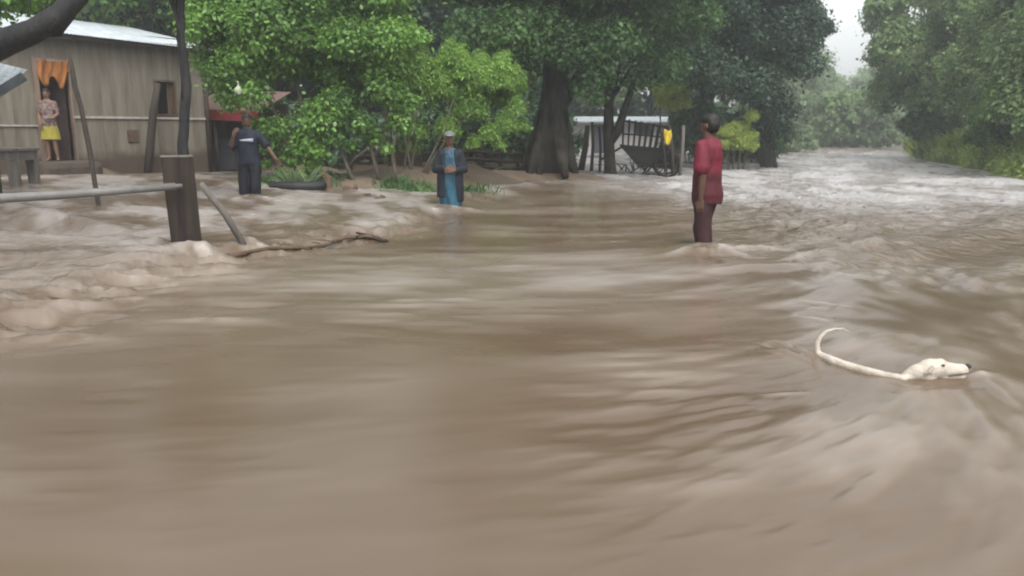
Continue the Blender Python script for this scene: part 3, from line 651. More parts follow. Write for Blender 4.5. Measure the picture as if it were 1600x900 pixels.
# near tree at the left whose limb crosses the corner
bl = Vector((at(-230, 300, 8).x, 8.0, 0)); bl.z = surf(bl.x, bl.y)
lt = tree('overhanging_tree', 'dark wet tree whose thick limb crosses the top left corner', bl, 2.6, .24, (.4, .6, 4.1), (1.8, 1.6, .9), 16, .45, 9000, .09, 'leaf_mid', 'bark_wet', seed=140, flare=1.3,
          trunk_pts=[(0, 0, -.4), (0, 0, 0), (.1, 0, 1.0), (.15, 0, 2.0), (.2, 0, 3.2)], extra=[(rel(25, -10, 8.6, bl), .28), (rel(75, -22, 8.6, bl), .25), (rel(-20, 10, 8.6, bl), .25)])
mb = MB(); mb.tube([(.12, 0, 1.6), rel(-60, 100, 7.6, bl), rel(0, 70, 7.4, bl), rel(52, 49, 7.3, bl), rel(92, 26, 7.3, bl), rel(122, -4, 7.4, bl), rel(150, -60, 7.5, bl)], [.17, .145, .125, .10, .095, .085, .06], n=10, wob=.06, rnd=random.Random(3))
mb.tube([rel(52, 49, 7.3, bl), rel(90, 47, 7.35, bl), rel(110, 25, 7.4, bl), rel(100, -10, 7.5, bl)], [.07, .06, .04, .03], n=7)
mb.build('limb', M['bark_wet'], lt, smooth=True)
# slim trunk rising in front of the shack
bs = basep(291, 11.0)
tree('slim_tree', 'slim bare trunk rising behind the square timber post', bs, 3, .09, rel(275, -70, 11, bs), (.9, .8, .45), 12, .35, 5000, .09, 'leaf_mid', 'bark_wet', seed=150, flare=1.2,
     trunk_pts=[(0, 0, -.3), (0, 0, 0), rel(284, 225, 11, bs), rel(292, 135, 11, bs), rel(283, 60, 11, bs), rel(281, -40, 11, bs)], extra=[(rel(262, -8, 11, bs), .12), (rel(240, -12, 11, bs), .12)], limbs=5)

# ------------------------------------------------------------------ the shack
HA = at(90, 205, 17.0); HA.z = 0
HR = math.atan2(3.0, 2.39)
house = empty('shack', (HA.x, HA.y, 0), HR); tag(house, 'plank and panel shack with a pale metal roof on the left of the yard', 'shack')
ux = Vector((math.cos(HR), math.sin(HR), 0)); uy = Vector((-math.sin(HR), math.cos(HR), 0))
def onwall(px, py, off=0):
    "local (x, z) on the shack front"
    d = ray(px, py); n = uy; o = HA + uy * off
    t = ((o - Vector((0, 0, CAMH))).dot(n)) / d.dot(n); p = Vector((0, 0, CAMH)) + d * t
    return (p - HA).dot(ux), p.z
wall_m = mat('shack_panel', (.100, .086, .065), .85, col2=(.178, .160, .128), scale=2.6, stretch=(2.4, 2.4, .25), bump=.012, bscale=9)
t = wall_m.node_tree; bsdf = t.nodes['Principled BSDF']; src = bsdf.inputs['Base Color'].links[0].from_socket
geo = t.nodes.new('ShaderNodeTexCoord'); sx = t.nodes.new('ShaderNodeSeparateXYZ'); t.links.new(geo.outputs['Object'], sx.inputs[0])
nz = t.nodes.new('ShaderNodeTexNoise'); nz.inputs['Scale'].default_value = 2.5; t.links.new(geo.outputs['Object'], nz.inputs[0])
ad = t.nodes.new('ShaderNodeMath'); ad.operation = 'MULTIPLY_ADD'; ad.inputs[1].default_value = -.35; t.links.new(nz.outputs[0], ad.inputs[0]); t.links.new(sx.outputs[2], ad.inputs[2])
mr = t.nodes.new('ShaderNodeMapRange'); mr.inputs[1].default_value = .42; mr.inputs[2].default_value = .62; t.links.new(ad.outputs[0], mr.inputs[0])
mx = t.nodes.new('ShaderNodeMix'); mx.data_type = 'RGBA'; mx.inputs['A'].default_value = (.065, .047, .034, 1); t.links.new(mr.outputs[0], mx.inputs['Factor']); t.links.new(src, mx.inputs['B']); t.links.new(mx.outputs['Result'], bsdf.inputs['Base Color'])
xd0 = onwall(62, 150)[0]; xd1 = onwall(109, 150)[0]; zd1 = onwall(85, 97)[1]
xw0 = onwall(244, 150)[0]; xw1 = onwall(272, 150)[0]; zw0 = onwall(258, 178)[1]; zw1 = onwall(258, 128)[1]
xe = onwall(318, 150)[0]; xl = -3.0; zt = 3.12; zb = .1; dep = 3.6; zbat = onwall(200, 184)[1]
print('house', xd0, xd1, zd1, xw0, xw1, zw0, zw1, xe, zbat)
wl = MB()
def panels(x0, x1, z0, z1, k):
    "upright cane boards of slightly uneven width"
    rd = random.Random(k); x = x0
    while x < x1 - 1e-3:
        w_ = min(rd.uniform(.55, .95), x1 - x); j = rd.uniform(0, .010)
        wl.box((x + .003, j, z0), (x + w_ - .003, .05 + j, z1)); x += w_
panels(xl, xd0, zb, zt, 1); panels(xd0, xd1, zd1, zt, 2); panels(xd1, xw0, zb, zt, 3); panels(xw0, xw1, zb, zw0, 4); panels(xw0, xw1, zw1, zt, 5); panels(xw1, xe, zb, zt, 6)
wl.box((xl, .06, zb), (xd0, .09, zt)); wl.box((xd1, .066, zb), (xw0, .09, zt)); wl.box((xw1, .066, zb), (xe, .09, zt)); wl.box((xw0, .07, zb), (xw1, .09, zw0)); wl.box((xw0, .07, zw1), (xw1, .09, zt)); wl.box((xd0, .07, zd1), (xd1, .09, zt))
wl.box((xl, .09, zb), (xl + .06, dep, zt)); wl.box((xe - .06, .095, zb), (xe, dep, zt)); wl.box((xl + .06, dep - .06, zb), (xe - .06, dep, zt + .70))
wl.build('wall', wall_m, house)
inn = MB(); inn.box((xl + .1, .1, .5), (xe - .1, dep - .1, .56)); inn.build('floor', M['mud'], house)
bt = MB(); bt.box((xd1 + .03, -.03, zbat - .025), (xe, -.002, zbat + .025)); bt.box((xl, -.03, zbat - .2), (xd0 - .05, -.002, zbat - .165)); bt.build('batten', mat('batten', (.30, .28, .25), .7, var=.2, scale=10), house)
dfm = mat('door_wood', (.15, .10, .075), .75, col2=(.24, .18, .14), scale=9, stretch=(1, 1, .2))
df = MB(); df.box((xd0 - .10, -.05, .5), (xd0, .09, zd1 + .08)); df.box((xd1, -.05, .5), (xd1 + .03, .09, zd1 + .08)); df.box((xd0 - .1, -.055, zd1), (xd1 + .03, .085, zd1 + .06)); df.build('door_frame', dfm, house)
dl = MB(); dl.box((0, 0, .6), (.62, .035, zd1 - .03), Matrix.Translation((xd1 - .03, .12, 0)) @ Matrix.Rotation(R(118), 4, 'Z')); dl.build('door', mat('door_dark', (.045, .03, .028), .7, var=.3, scale=6), house)
wf = MB()
for a0, a1, c0, c1 in ((xw0 - .04, xw0, zw0 - .04, zw1 + .04), (xw1, xw1 + .04, zw0 - .04, zw1 + .04), (xw0, xw1, zw1, zw1 + .04), (xw0, xw1, zw0 - .04, zw0)): wf.box((a0, -.035, c0), (a1, .10, c1))
wfo = wf.build('window', M['wood_brown'], house)
sh = MB(); sh.box((xw0 + .30, .075, zw0), (xw1, .10, zw1)); sh.build('shutter', M['wood_brown'], wfo)
# small patch board and a stain board
pb = MB(); a0, c0 = onwall(200, 222); a1, c1 = onwall(216, 203); pb.box((a0, -.02, c0), (a1, -.003, c1)); pb.build('patch_board', M['wood_brown'], house)
ep = MB(); ep.tube([(xe + .05, -.02, .2), (xe + .05, -.02, 3.05)], .055, n=8); ep.build('corner_post', M['wood_dark'], house, smooth=True)
# corrugated roof: rises away from the eave
roof_m = mat('roof_metal', (.24, .27, .28), .5, col2=(.44, .48, .50), scale=3, stretch=(3, .5, 1), spec=.5, metal=.1)
xr1 = onwall(345, 91, -.3)[0]; xr0 = xl - .4
nx = int((xr1 - xr0) / .019); V = []; Fq = []
for i in range(nx + 1):
    x = xr0 + (xr1 - xr0) * i / nx; zc = .012 * math.sin(x * 2 * PI / .076)
    for (yl, z0) in ((-.35, 0), (2.0, .50), (dep + .3, .86)):
        zz_ = 3.17 + z0 - .10 * (x / xr1 if x > 0 else 0) + zc
        V.append((x, yl, zz_)); V.append((x, yl, zz_ - .006))
for i in range(nx):
    a = i * 6; b_ = a + 6
    for k in (0, 2): Fq.append((a + k, b_ + k, b_ + k + 2, a + k + 2)); Fq.append((a + k + 1, a + k + 3, b_ + k + 3, b_ + k + 1))
    Fq.append((a, a + 1, b_ + 1, b_)); Fq.append((a + 4, b_ + 4, b_ + 5, a + 5))
rf = MB().add(V, Fq).build('roof', roof_m, house, smooth=True)
rb_ = MB()
for yl, z0 in ((-.28, .0), (1.2, .30), (dep, .74)): rb_.box((xr0 + .05, yl, 3.06 + z0), (xr1 - .1, yl + .07, 3.14 + z0))
rb_.build('rafter', M['wood_dark'], rf)
# plinth slab before the door
sl = MB(); a0 = onwall(40, 247)[0]; sl.box((a0, -.75, -.1), (xd1 + .25, -.06, .60)); sl.build('door_step', mat('step_mud', (.055, .042, .032), .85, var=.3, scale=5, bump=.02), house, bevel=.14)
# orange cloth over the doorway
def hw(x, y, z): return HA + ux * x + uy * y + Vector((0, 0, z))
cm = mat('orange_cloth', (.12, .038, .012), .85, col2=(.30, .12, .03), scale=5, stretch=(1, 1, .4))
V = []; Fq = []; nu, nv = 26, 10
for i in range(nu + 1):
    for j in range(nv + 1):
        u = i / nu; v = j / nv
        drop = (.24 + .20 * math.sin(u * 2.2 + .6) + .12 * math.sin(u * 11)) * v ** 1.2 + .10 * u * (1 - u) + .03 * math.sin(u * 17 + v * 3)
        V.append(hw(xd0 - .02 + u * (xd1 - xd0 + .03), -.07 + .025 * math.sin(u * 23 + v * 5) + .02 * math.sin(u * 41) - .02 * v, zd1 + .03 - drop))
for i in range(nu):
    for j in range(nv): a = i * (nv + 1) + j; Fq.append((a, a + 1, a + nv + 2, a + nv + 1))
co = MB().add(V, Fq).build('orange_cloth', cm, smooth=True); so = co.modifiers.new('s', 'SOLIDIFY'); so.thickness = .006
tag(co, 'orange cloth hung bunched across the top of the shack doorway', 'cloth')

# poles against the shack
def pole(name, label, cat, pts, rads, m_, n=8):
    o = MB(); P0 = Vector(pts[0]); o.tube([Vector(p) - P0 for p in pts], rads, n=n, wob=.06, rnd=random.Random(len(label)))
    o = o.build(name, m_, smooth=True, loc=P0); return tag(o, label, cat)
p1 = hit(154, 319); p1.z -= .25
pole('leaning_pole', 'thin dark crooked pole leaning left in front of the shack door', 'pole', [p1 + Vector((.02, 0, 0)), at(153, 315, p1.y), at(140, 235, p1.y + .4), at(126, 165, p1.y + .8), at(117, 135, p1.y + 1.0), at(110, 92, p1.y + 1.3)], [.03, .028, .032, .032, .032, .026], M['wood_dark'])
p2 = hw(onwall(231, 200)[0] - .1, -.45, .3)
pole('timber_prop', 'short thick dark timber standing against the shack window', 'timber', [at(231, 272, p2.y), at(235, 225, p2.y + .05), at(240, 170, p2.y + .1), at(247, 130, p2.y + .15)], [.09, .088, .08, .07], M['wood_dark'], 10)
# big square post with rail and brace
pp = hit(287, 386); YP = pp.y; rz_ = R(24)
post = empty('square_post', (pp.x, YP + .12, pp.z), rz_); tag(post, 'thick square weathered timber post standing in the flood at left', 'post')
top = at(287, 246, YP).z - pp.z
wdt = .285
V = []; Fq = []
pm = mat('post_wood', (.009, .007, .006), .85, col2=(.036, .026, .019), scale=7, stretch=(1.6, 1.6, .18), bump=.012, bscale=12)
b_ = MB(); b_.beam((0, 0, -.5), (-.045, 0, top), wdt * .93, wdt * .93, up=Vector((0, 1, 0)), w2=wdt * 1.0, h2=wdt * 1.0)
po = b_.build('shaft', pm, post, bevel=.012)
cp = MB(); cp.box((-wdt / 2 - .045 - .002, -wdt / 2 - .004, top), (wdt / 2 - .045 + .004, wdt / 2 + .002, top + .015)); cp.build('post_top', M['wood_grey'], post, bevel=.004)
a = at(274, 291, YP - .12); b2_ = at(-60, 313, YP - 1.1)
rail = MB(); rail.tube([Vector((0, 0, 0))] + [(b2_ - a) * f + Vector((0, 0, -.01 * math.sin(f * PI))) for f in (.3, .6, 1)], [.034, .036, .040, .042], n=10)
ro = rail.build('rail', M['pipe'], smooth=True, loc=a); tag(ro, 'long pale round rail running from the square post out of frame', 'rail')
cpb = MB(); d_ = (b2_ - a).normalized(); cpb.tube([d_ * -.06, d_ * .05], .022, n=8); cpb.build('rail_end', M['pipe'], ro, smooth=True)
q = hit(394, 388); q.z -= .12
pole('brace', 'slanting round brace from the square post down into the flood', 'brace', [at(313, 286, YP), at(352, 335, (YP + q.y) / 2), q], [.030, .032, .034], M['wood_grey'])
# table at the left edge
tb = at(0, 300, 12.6); tb.z = surf(tb.x, tb.y)
ztop = at(20, 231, 12.6).z - tb.z
table = empty('table', (tb.x, tb.y, tb.z), 0); tag(table, 'weathered grey table standing in shallow floodwater at left edge', 'table')
x1 = at(44, 240, 12.6).x - tb.x; x0 = x1 - 1.5
t_ = MB(); t_.box((x0, -.35, ztop - .05), (x1, .35, ztop)); t_.build('tabletop', M['wood_grey'], table, bevel=.01)
t_ = MB(); t_.box((x0 + .04, -.31, ztop - .19), (x1 - .03, -.27, ztop - .05)); t_.box((x0 + .04, .27, ztop - .19), (x1 - .03, .31, ztop - .05)); t_.box((x1 - .07, -.27, ztop - .19), (x1 - .03, .27, ztop - .05)); t_.build('apron', M['wood_grey'], table)
for lx, ly in ((x1 - .1, -.25), (x1 - .1, .25), (x0 + .1, -.25), (x0 + .1, .25)):
    t_ = MB(); t_.beam((lx, ly, -.4), (lx, ly, ztop - .19), .13, .09, up=Vector((0, 1, 0)), w2=.16, h2=.11); t_.build('leg', M['wood_grey'], table, bevel=.01)
# neighbouring shelter corner at upper left
sy = 10.5; c_ = at(43, 109, sy); sh_r = empty('shelter', (c_.x - 1.6, sy, surf(c_.x - 1.6, sy))); tag(sh_r, 'open shelter whose corrugated roof corner pokes in at the left edge', 'shelter')
zb_ = sh_r.location.z
V = []; Fq = []; n_ = 40
S0 = Vector(sh_r.location); T0 = at(43, 109, sy) - S0; T1 = at(-70, 176, sy - .3) - S0; T2 = at(-60, 84, sy + 1.6) - S0
zb_ = S0.z
for i in range(n_ + 1):
    u = i / n_
    for v in (0, 1):
        p = T0 + (T1 - T0) * u + (T2 - T0) * v + Vector((0, 0, .012 * math.sin(u * 2 * PI * 13)))
        V += [p, p - Vector((0, 0, .008))]
for i in range(n_):
    a_ = i * 4; b_ = a_ + 4; Fq += [(a_, a_ + 2, b_ + 2, b_), (a_ + 1, b_ + 1, b_ + 3, a_ + 3), (a_, b_, b_ + 1, a_ + 1), (a_ + 2, a_ + 3, b_ + 3, b_ + 2)]
MB().add(V, Fq).build('roof', roof_m, sh_r, smooth=True)
t_ = MB(); t_.beam(T0 + Vector((-.04, -.02, -.08)), T1 + Vector((0, -.02, -.08)), .04, .11)
t_.build('fascia', mat('fascia', (.05, .06, .065), .6, var=.3), sh_r)
xp = at(2, 200, sy + .2).x - (c_.x - 1.6)
for lx, ly in ((xp, .0), (xp - .45, -.2)):
    t_ = MB(); t_.tube([(lx, ly, -.4), (lx, ly, (T0.z if ly == 0 else T1.z + .15) - .3)], .035, n=8); t_.build('post', M['wood_dark'], sh_r, smooth=True)

# red roofed stall behind the navy man
Ys = 20.5; c_ = at(350, 230, Ys); st = empty('stall', (c_.x, Ys, surf(c_.x, Ys)), R(-8)); tag(st, 'open stall with a faded roof and red edge between shack and trees', 'stall')
zr = at(350, 178, Ys).z - st.location.z; zr2 = at(350, 155, Ys).z - st.location.z
t_ = MB(); t_.beam((-1.0, 0.0, zr + .12), (1.0, 0, zr + .05), .03, .03)
t_ = MB(); V = [(-1.0, -.1, zr + .12), (1.0, -.1, zr + .04), (1.0, 2.0, zr + .62), (-1.0, 2.0, zr + .70)]; t_.add(V + [(p[0], p[1], p[2] - .02) for p in V], [(0, 1, 2, 3), (7, 6, 5, 4), (0, 4, 5, 1), (1, 5, 6, 2), (2, 6, 7, 3), (3, 7, 4, 0)]); t_.build('roof', mat('faded_roof', (.12, .075, .065), .7, var=.25), st)
t_ = MB(); t_.beam((-1.0, -.12, zr + .0), (1.0, -.12, zr - .06), .02, .26); t_.build('red_valance', mat('red_valance', (.14, .012, .014), .6, var=.3), st)
t_ = MB(); t_.box((-.95, 1.9, .1), (.95, 1.94, zr + .3)); t_.box((-.95, .1, .1), (-.92, 1.9, zr)); t_.build('back_wall', M['wood_dark'], st)
t_ = MB(); t_.box((-.9, .3, .05), (.1, .8, .8)); t_.build('counter', mat('counter', (.04, .04, .05), .6, var=.2), st)
for lx in (-.92, -.2, .92):
    t_ = MB(); t_.tube([(lx, 0, -.4), (lx, 0, zr)], .04, n=8); t_.build('post', M['wood_dark'], st, smooth=True)
# pale bag caught in leaves
pb_ = at(372, 141, 14.6); t_ = MB(); t_.ell((0, 0, 0), (.07, .06, .075)); t_.ell((.015, 0, -.04), (.05, .05, .05)); t_.tube([(0, 0, .03), (.01, 0, .10), (0, .01, .16)], [.03, .012, .02], n=8)
o = t_.organic('plastic_bag', mat('bag', (.30, .35, .24), .5), None, .012, 2, fold=.01); o.location = pb_; tag(o, 'small pale plastic bag caught among the green leaves', 'bag')

# pale house behind the cart
Yh = 40.0; c_ = at(975, 240, Yh); ph = empty('pale_house', (c_.x, Yh, surf(c_.x, Yh)), R(4)); tag(ph, 'pale walled house with a light metal roof far behind the cart', 'house')
zb_ = ph.location.z; hx = 3.0; ze = at(975, 190, Yh).z - zb_
white_m = mat('pale_wall', (.50, .49, .47), .8, var=.15, scale=1.5)
t_ = MB(); t_.box((-hx, 0, -.3), (hx, .15, ze)); t_.box((-hx, .15, -.3), (-hx + .15, 4, ze)); t_.box((hx - .15, .15, -.3), (hx, 4, ze)); t_.box((-hx + .15, 3.85, -.3), (hx - .15, 4, ze)); t_.build('wall', white_m, ph)
t_ = MB(); V = [(-hx - .3, -.4, ze), (hx + .3, -.4, ze), (hx + .3, 2, ze + .28), (-hx - .3, 2, ze + .28), (-hx - .3, 4.4, ze), (hx + .3, 4.4, ze)]; t_.add(V + [(p[0], p[1], p[2] - .06) for p in V], [(0, 1, 2, 3), (3, 2, 5, 4), (9, 8, 7, 6), (10, 11, 8, 9), (0, 6, 7, 1), (4, 5, 11, 10), (1, 7, 8, 2), (2, 8, 11, 5), (0, 3, 9, 6), (3, 4, 10, 9)]); t_.build('roof', roof_m, ph)
t_ = MB(); a0 = at(925, 210, Yh).x - c_.x; t_.box((a0, -.03, 0), (a0 + .75, -.003, ze - .15)); t_.build('door', mat('grey_door', (.10, .10, .12), .7, var=.2), ph)
t_ = MB(); t_.box((.5, -.03, .9), (1.3, -.003, 1.6)); t_.build('window', mat('dark_window', (.03, .03, .035), .3), ph)

# wooden cart
Yc = 22.8; c_ = at(1012, 262, Yc); cart = empty('cart', (c_.x, Yc, surf(c_.x, Yc) - .02), R(-8)); tag(cart, 'dark wooden cart with tall stakes parked under the trees', 'cart')
def cl_(px, py): p = at(px, py, Yc); return (p.x - c_.x, p.z - cart.location.z)
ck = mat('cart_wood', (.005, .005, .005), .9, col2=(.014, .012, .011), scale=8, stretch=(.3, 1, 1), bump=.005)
t_ = MB()
x0, z0 = cl_(968, 226); x1, z1 = cl_(1050, 233); xa, za = cl_(998, 259); xb_, zb1 = cl_(1048, 263)
for yy_ in (-.5, .5):
    t_ = MB(); V = [(x0, yy_, z0), (x1, yy_, z1), (xb_, yy_, zb1), (xa, yy_, za)]
    t_.add([(p[0], p[1] - .02, p[2]) for p in V] + [(p[0], p[1] + .02, p[2]) for p in V], [(3, 2, 1, 0), (4, 5, 6, 7), (0, 1, 5, 4), (1, 2, 6, 5), (2, 3, 7, 6), (3, 0, 4, 7)])
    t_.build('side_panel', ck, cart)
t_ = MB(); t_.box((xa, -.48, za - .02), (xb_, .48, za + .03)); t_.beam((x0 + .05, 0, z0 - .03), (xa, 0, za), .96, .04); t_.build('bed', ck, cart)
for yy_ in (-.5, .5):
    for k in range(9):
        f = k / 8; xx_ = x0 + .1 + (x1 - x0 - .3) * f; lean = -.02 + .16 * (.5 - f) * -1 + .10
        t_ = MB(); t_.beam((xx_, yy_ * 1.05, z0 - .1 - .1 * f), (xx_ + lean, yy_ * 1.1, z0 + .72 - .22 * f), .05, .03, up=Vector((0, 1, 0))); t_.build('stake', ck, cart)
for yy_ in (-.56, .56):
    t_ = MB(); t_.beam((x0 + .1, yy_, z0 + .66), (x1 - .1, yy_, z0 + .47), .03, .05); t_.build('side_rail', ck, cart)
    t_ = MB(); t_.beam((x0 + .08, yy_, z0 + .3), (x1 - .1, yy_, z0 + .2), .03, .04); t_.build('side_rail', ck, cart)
for yy_ in (-.62, .62):
    wx, wzz = cl_(1040, 256); wh = MB(); rr_ = .33
    ringp = [(wx + rr_ * math.cos(2 * PI * k / 24), yy_, wzz + rr_ * math.sin(2 * PI * k / 24)) for k in range(25)]
    wh.tube(ringp, .05, n=6)
    for k in range(8): a = 2 * PI * k / 8; wh.beam((wx, yy_, wzz), (wx + rr_ * math.cos(a), yy_, wzz + rr_ * math.sin(a)), .03, .03, up=Vector((0, 1, 0)))
    wh.tube([(wx, yy_ - .07, wzz), (wx, yy_ + .07, wzz)], .07, n=10); wh.build('wheel', ck, cart, smooth=True)
t_ = MB(); t_.tube([(wx, -.6, wzz), (wx, .6, wzz)], .03, n=8); t_.build('axle', ck, cart)
t_ = MB(); t_.beam((x0 + .1, 0, z0 - .05), (x0 - .5, 0, z0 - .42), .06, .06); t_.build('drawbar', ck, cart)
rdc = random.Random(31)
for k in range(26):
    px = rdc.uniform(968, 1075); y0 = Yc + rdc.uniform(-.5, .9); a = at(px, rdc.uniform(246, 268), y0); d_ = Vector((rdc.uniform(-.5, .5), rdc.uniform(-.3, .3), rdc.uniform(.05, .75)))
    if px < 1030: d_.z *= .35; a = at(px, rdc.uniform(258, 268), y0)
    o = MB().tube([Vector((0, 0, -.1)), d_ * .5 + Vector((rdc.uniform(-.05, .05), 0, .03)), d_], [.022, .018, .007], n=5).build('dead_stick', M['wood_dark'], smooth=True, loc=a)
    tag(o, 'dead stick in the dark brushwood piled around the cart', 'stick', 'brushwood piled around the cart')
# yellow cloth on the cart's end
Yy = 22.0; p_ = at(1043, 213, Yy); V = []; Fq = []
for i in range(9):
    for j in range(9):
        u, v = i / 8, j / 8; wv = .10 + .05 * v - .08 * v * v
        V.append(((u - .5) * 2 * wv * (1 - .35 * abs(v - .4)), .03 * math.sin(u * 9 + v * 3), .17 - v * .38 + .03 * math.cos(u * 5)))
for i in range(8):
    for j in range(8): a = i * 9 + j; Fq.append((a, a + 1, a + 10, a + 9))
yc = MB().add(V, Fq).build('yellow_cloth', mat('yellow_cloth', (.55, .40, .04), .8, var=.2), smooth=True, loc=p_); yc.modifiers.new('s', 'SOLIDIFY').thickness = .01; tag(yc, 'small yellow cloth draped on a stick at the end of the cart', 'cloth')
sp = [(1046, 196, 1052, 268, .045, 'stout upright stick beside the cart carrying the yellow cloth'), (1068, 196, 1062, 272, .06, 'pale stick leaning behind the red shirted man'), (1033, 205, 1040, 262, .035, 'thin stick at the rear corner of the cart')]
for (xa_, ya_, xb2, yb2, r_, lab) in sp:
    pole('stick', lab, 'stick', [at(xb2, yb2 + 6, Yy), at((xa_ + xb2) / 2 + 1, (ya_ + yb2) / 2, Yy + .05), at(xa_, ya_, Yy + .1)], [r_, r_ * .9, r_ * .8], M['wood_grey'] if 'pale' in lab else M['wood_dark'])
# fence posts between big tree and cart
for (xa_, ya_, xb2, yb2, r_, lab) in ((918, 196, 908, 262, .10, 'crooked thick dark fence stump right of the largest tree'), (925, 190, 924, 264, .055, 'upright thin fence post left of the forked tree'), (936, 198, 937, 264, .045, 'thinnest fence post closest to the forked tree'), (893, 215, 890, 262, .06, 'short broken post against the largest tree trunk')):
    pole('fence_post', lab, 'post', [at(xb2, yb2 + 4, 24), at((xa_ + xb2) / 2 + 2, (ya_ + yb2) / 2, 24), at(xa_, ya_, 24)], [r_, r_ * .9, r_ * .7], M['wood_dark'])
# rail fence behind the blue person
f0 = at(700, 262, 21.5); f1 = at(835, 262, 21.5); fz = surf(f0.x, 21.5)
fn = empty('rail_fence', (f0.x, 21.5, fz)); tag(fn, 'low dark rail fence heaped with branches left of the largest tree', 'fence')
ln_ = f1.x - f0.x
for k in range(6):
    t_ = MB(); x = ln_ * k / 5; t_.tube([(x, 0, -.4), (x + .03, 0, .62 + .1 * (k % 2))], .05, n=7); t_.build('fence_post', M['wood_dark'], fn, smooth=True)
for zz_, r_ in ((.12, .045), (.32, .05), (.52, .04)):
    t_ = MB(); t_.tube([(-.2, -.06, zz_), (ln_ * .3, -.08, zz_ + .05), (ln_ * .7, -.06, zz_ - .03), (ln_ + .2, -.07, zz_ + .02)], r_, n=7); t_.build('fence_rail', M['wood_dark'], fn, smooth=True)
rd = random.Random(9)
for k in range(7):
    x = rd.uniform(.1, ln_ - .1); y = f0.y - rd.uniform(.3, .8); z = surf(f0.x + x, y); a = Vector((f0.x + x, y, z + .04)); d_ = Vector((rd.uniform(.3, .8), rd.uniform(-.3, .3), rd.uniform(.0, .25)))
    pole('branch', 'dead grey branch lying in the heap before the rail fence', 'branch', [a, a + d_ * .5 + Vector((0, 0, .04)), a + d_], [.03, .025, .012], M['wood_grey'])['group'] = 'branches heaped before the rail fence'
# low rail beyond the island stems
a = at(548, 246, 17.6); b_ = at(610, 241, 17.6); 
pole('log', 'straight brown log propped level behind the crooked stems', 'log', [a, a.lerp(b_, .5), b_], [.045, .05, .04], M['wood_brown'])
pole('forked_prop', 'short forked prop holding the brown log', 'prop', [at(549, 280, 17.6), at(549, 247, 17.6)], [.03, .03], M['wood_brown'])
t_ = MB(); c_ = at(630, 246, 17.9)
for k in range(5): t_.beam((-.35, .03 * k, -.12 + .06 * k), (.42, .03 * k, -.16 + .06 * k), .02, .05)
for k in range(4): t_.beam((-.3 + .22 * k, -.02, -.4), (-.3 + .22 * k, .1, .12), .03, .03)
o = t_.build('plank_rack', M['wood_brown'], loc=c_); tag(o, 'reddish brown plank rack behind the feathery shrub stems', 'rack')

# tyre planter with spiky plant, stump, clods
c_ = hit(460, 297); c_.y += .25
ty = MB(); ty.tube([(.42 * math.cos(2 * PI * k / 28), .26 * math.sin(2 * PI * k / 28), .05) for k in range(29)], .085, n=9)
o = ty.build('old_tyre', mat('rubber', (.018, .018, .02), .6, var=.3), smooth=True, loc=(c_.x, c_.y, surf(c_.x, c_.y))); tag(o, 'old black tyre half buried at the foot of the broad leafy tree', 'tyre')
rng_ = random.Random(6)
sp_r = empty('spiky_plant', (c_.x, c_.y, surf(c_.x, c_.y) + .02)); tag(sp_r, 'pale spiky leaved plant growing out of the old tyre', 'plant')
V = []; Fq = []
for k in range(46):
    a = rng_.uniform(0, 2 * PI); L_ = rng_.uniform(.25, .5); el = rng_.uniform(.5, 1.4); d_ = Vector((math.cos(a) * math.cos(el), math.sin(a) * math.cos(el), math.sin(el))); sd_ = Vector((-math.sin(a), math.cos(a), 0)) * .02
    p0 = Vector((rng_.uniform(-.2, .2), rng_.uniform(-.1, .1), 0)); p1_ = p0 + d_ * L_ * .6; p2_ = p0 + d_ * L_ + Vector((math.cos(a), math.sin(a), -.6)) * L_ * .15
    n0 = len(V); V += [p0 - sd_ * .6, p0 + sd_ * .6, p1_ + sd_, p2_, p1_ - sd_]; Fq.append((n0, n0 + 1, n0 + 2, n0 + 3, n0 + 4))
MB().add(V, Fq).build('leaf_rosette', M['leaf_soft'], sp_r)
c_ = hit(513, 294); t_ = MB(); t_.tube([(0, 0, -.1), (0, 0, .08), (-.02, 0, .2)], [.11, .09, .08], n=9, wob=.15, rnd=rd); t_.tube([(-.02, 0, .18), (-.10, 0, .24), (-.15, -.02, .22)], [.07, .06, .04], n=7, wob=.1, rnd=rd)
o = t_.organic('tree_stump', M['wood_brown'], None, .015, 2, fold=.015); o.location = (c_.x, c_.y, surf(c_.x, c_.y)); tag(o, 'small brown broken stump on the muddy island', 'stump')
for px, py, s_, lab in ((572, 305, .07, 'dark clod of debris at the island waterline left of the larger one'), (597, 311, .09, 'larger clod of debris at the island waterline'), (548, 297, .10, 'mound of wet leaves right of the small stump'), (690, 300, .09, 'brown debris lump beside the person in blue')):
    c_ = hit(px, py); t_ = MB()
    for k in range(6): t_.ell((rd.uniform(-1, 1) * s_, rd.uniform(-1, 1) * s_ * .6, rd.uniform(-.3, .4) * s_), (s_ * rd.uniform(.4, .8), s_ * .5, s_ * rd.uniform(.35, .6)))
    o = t_.organic('debris_clump', M['wood_brown'], None, .012, 1, fold=.02); o.location = c_; tag(o, lab, 'debris')

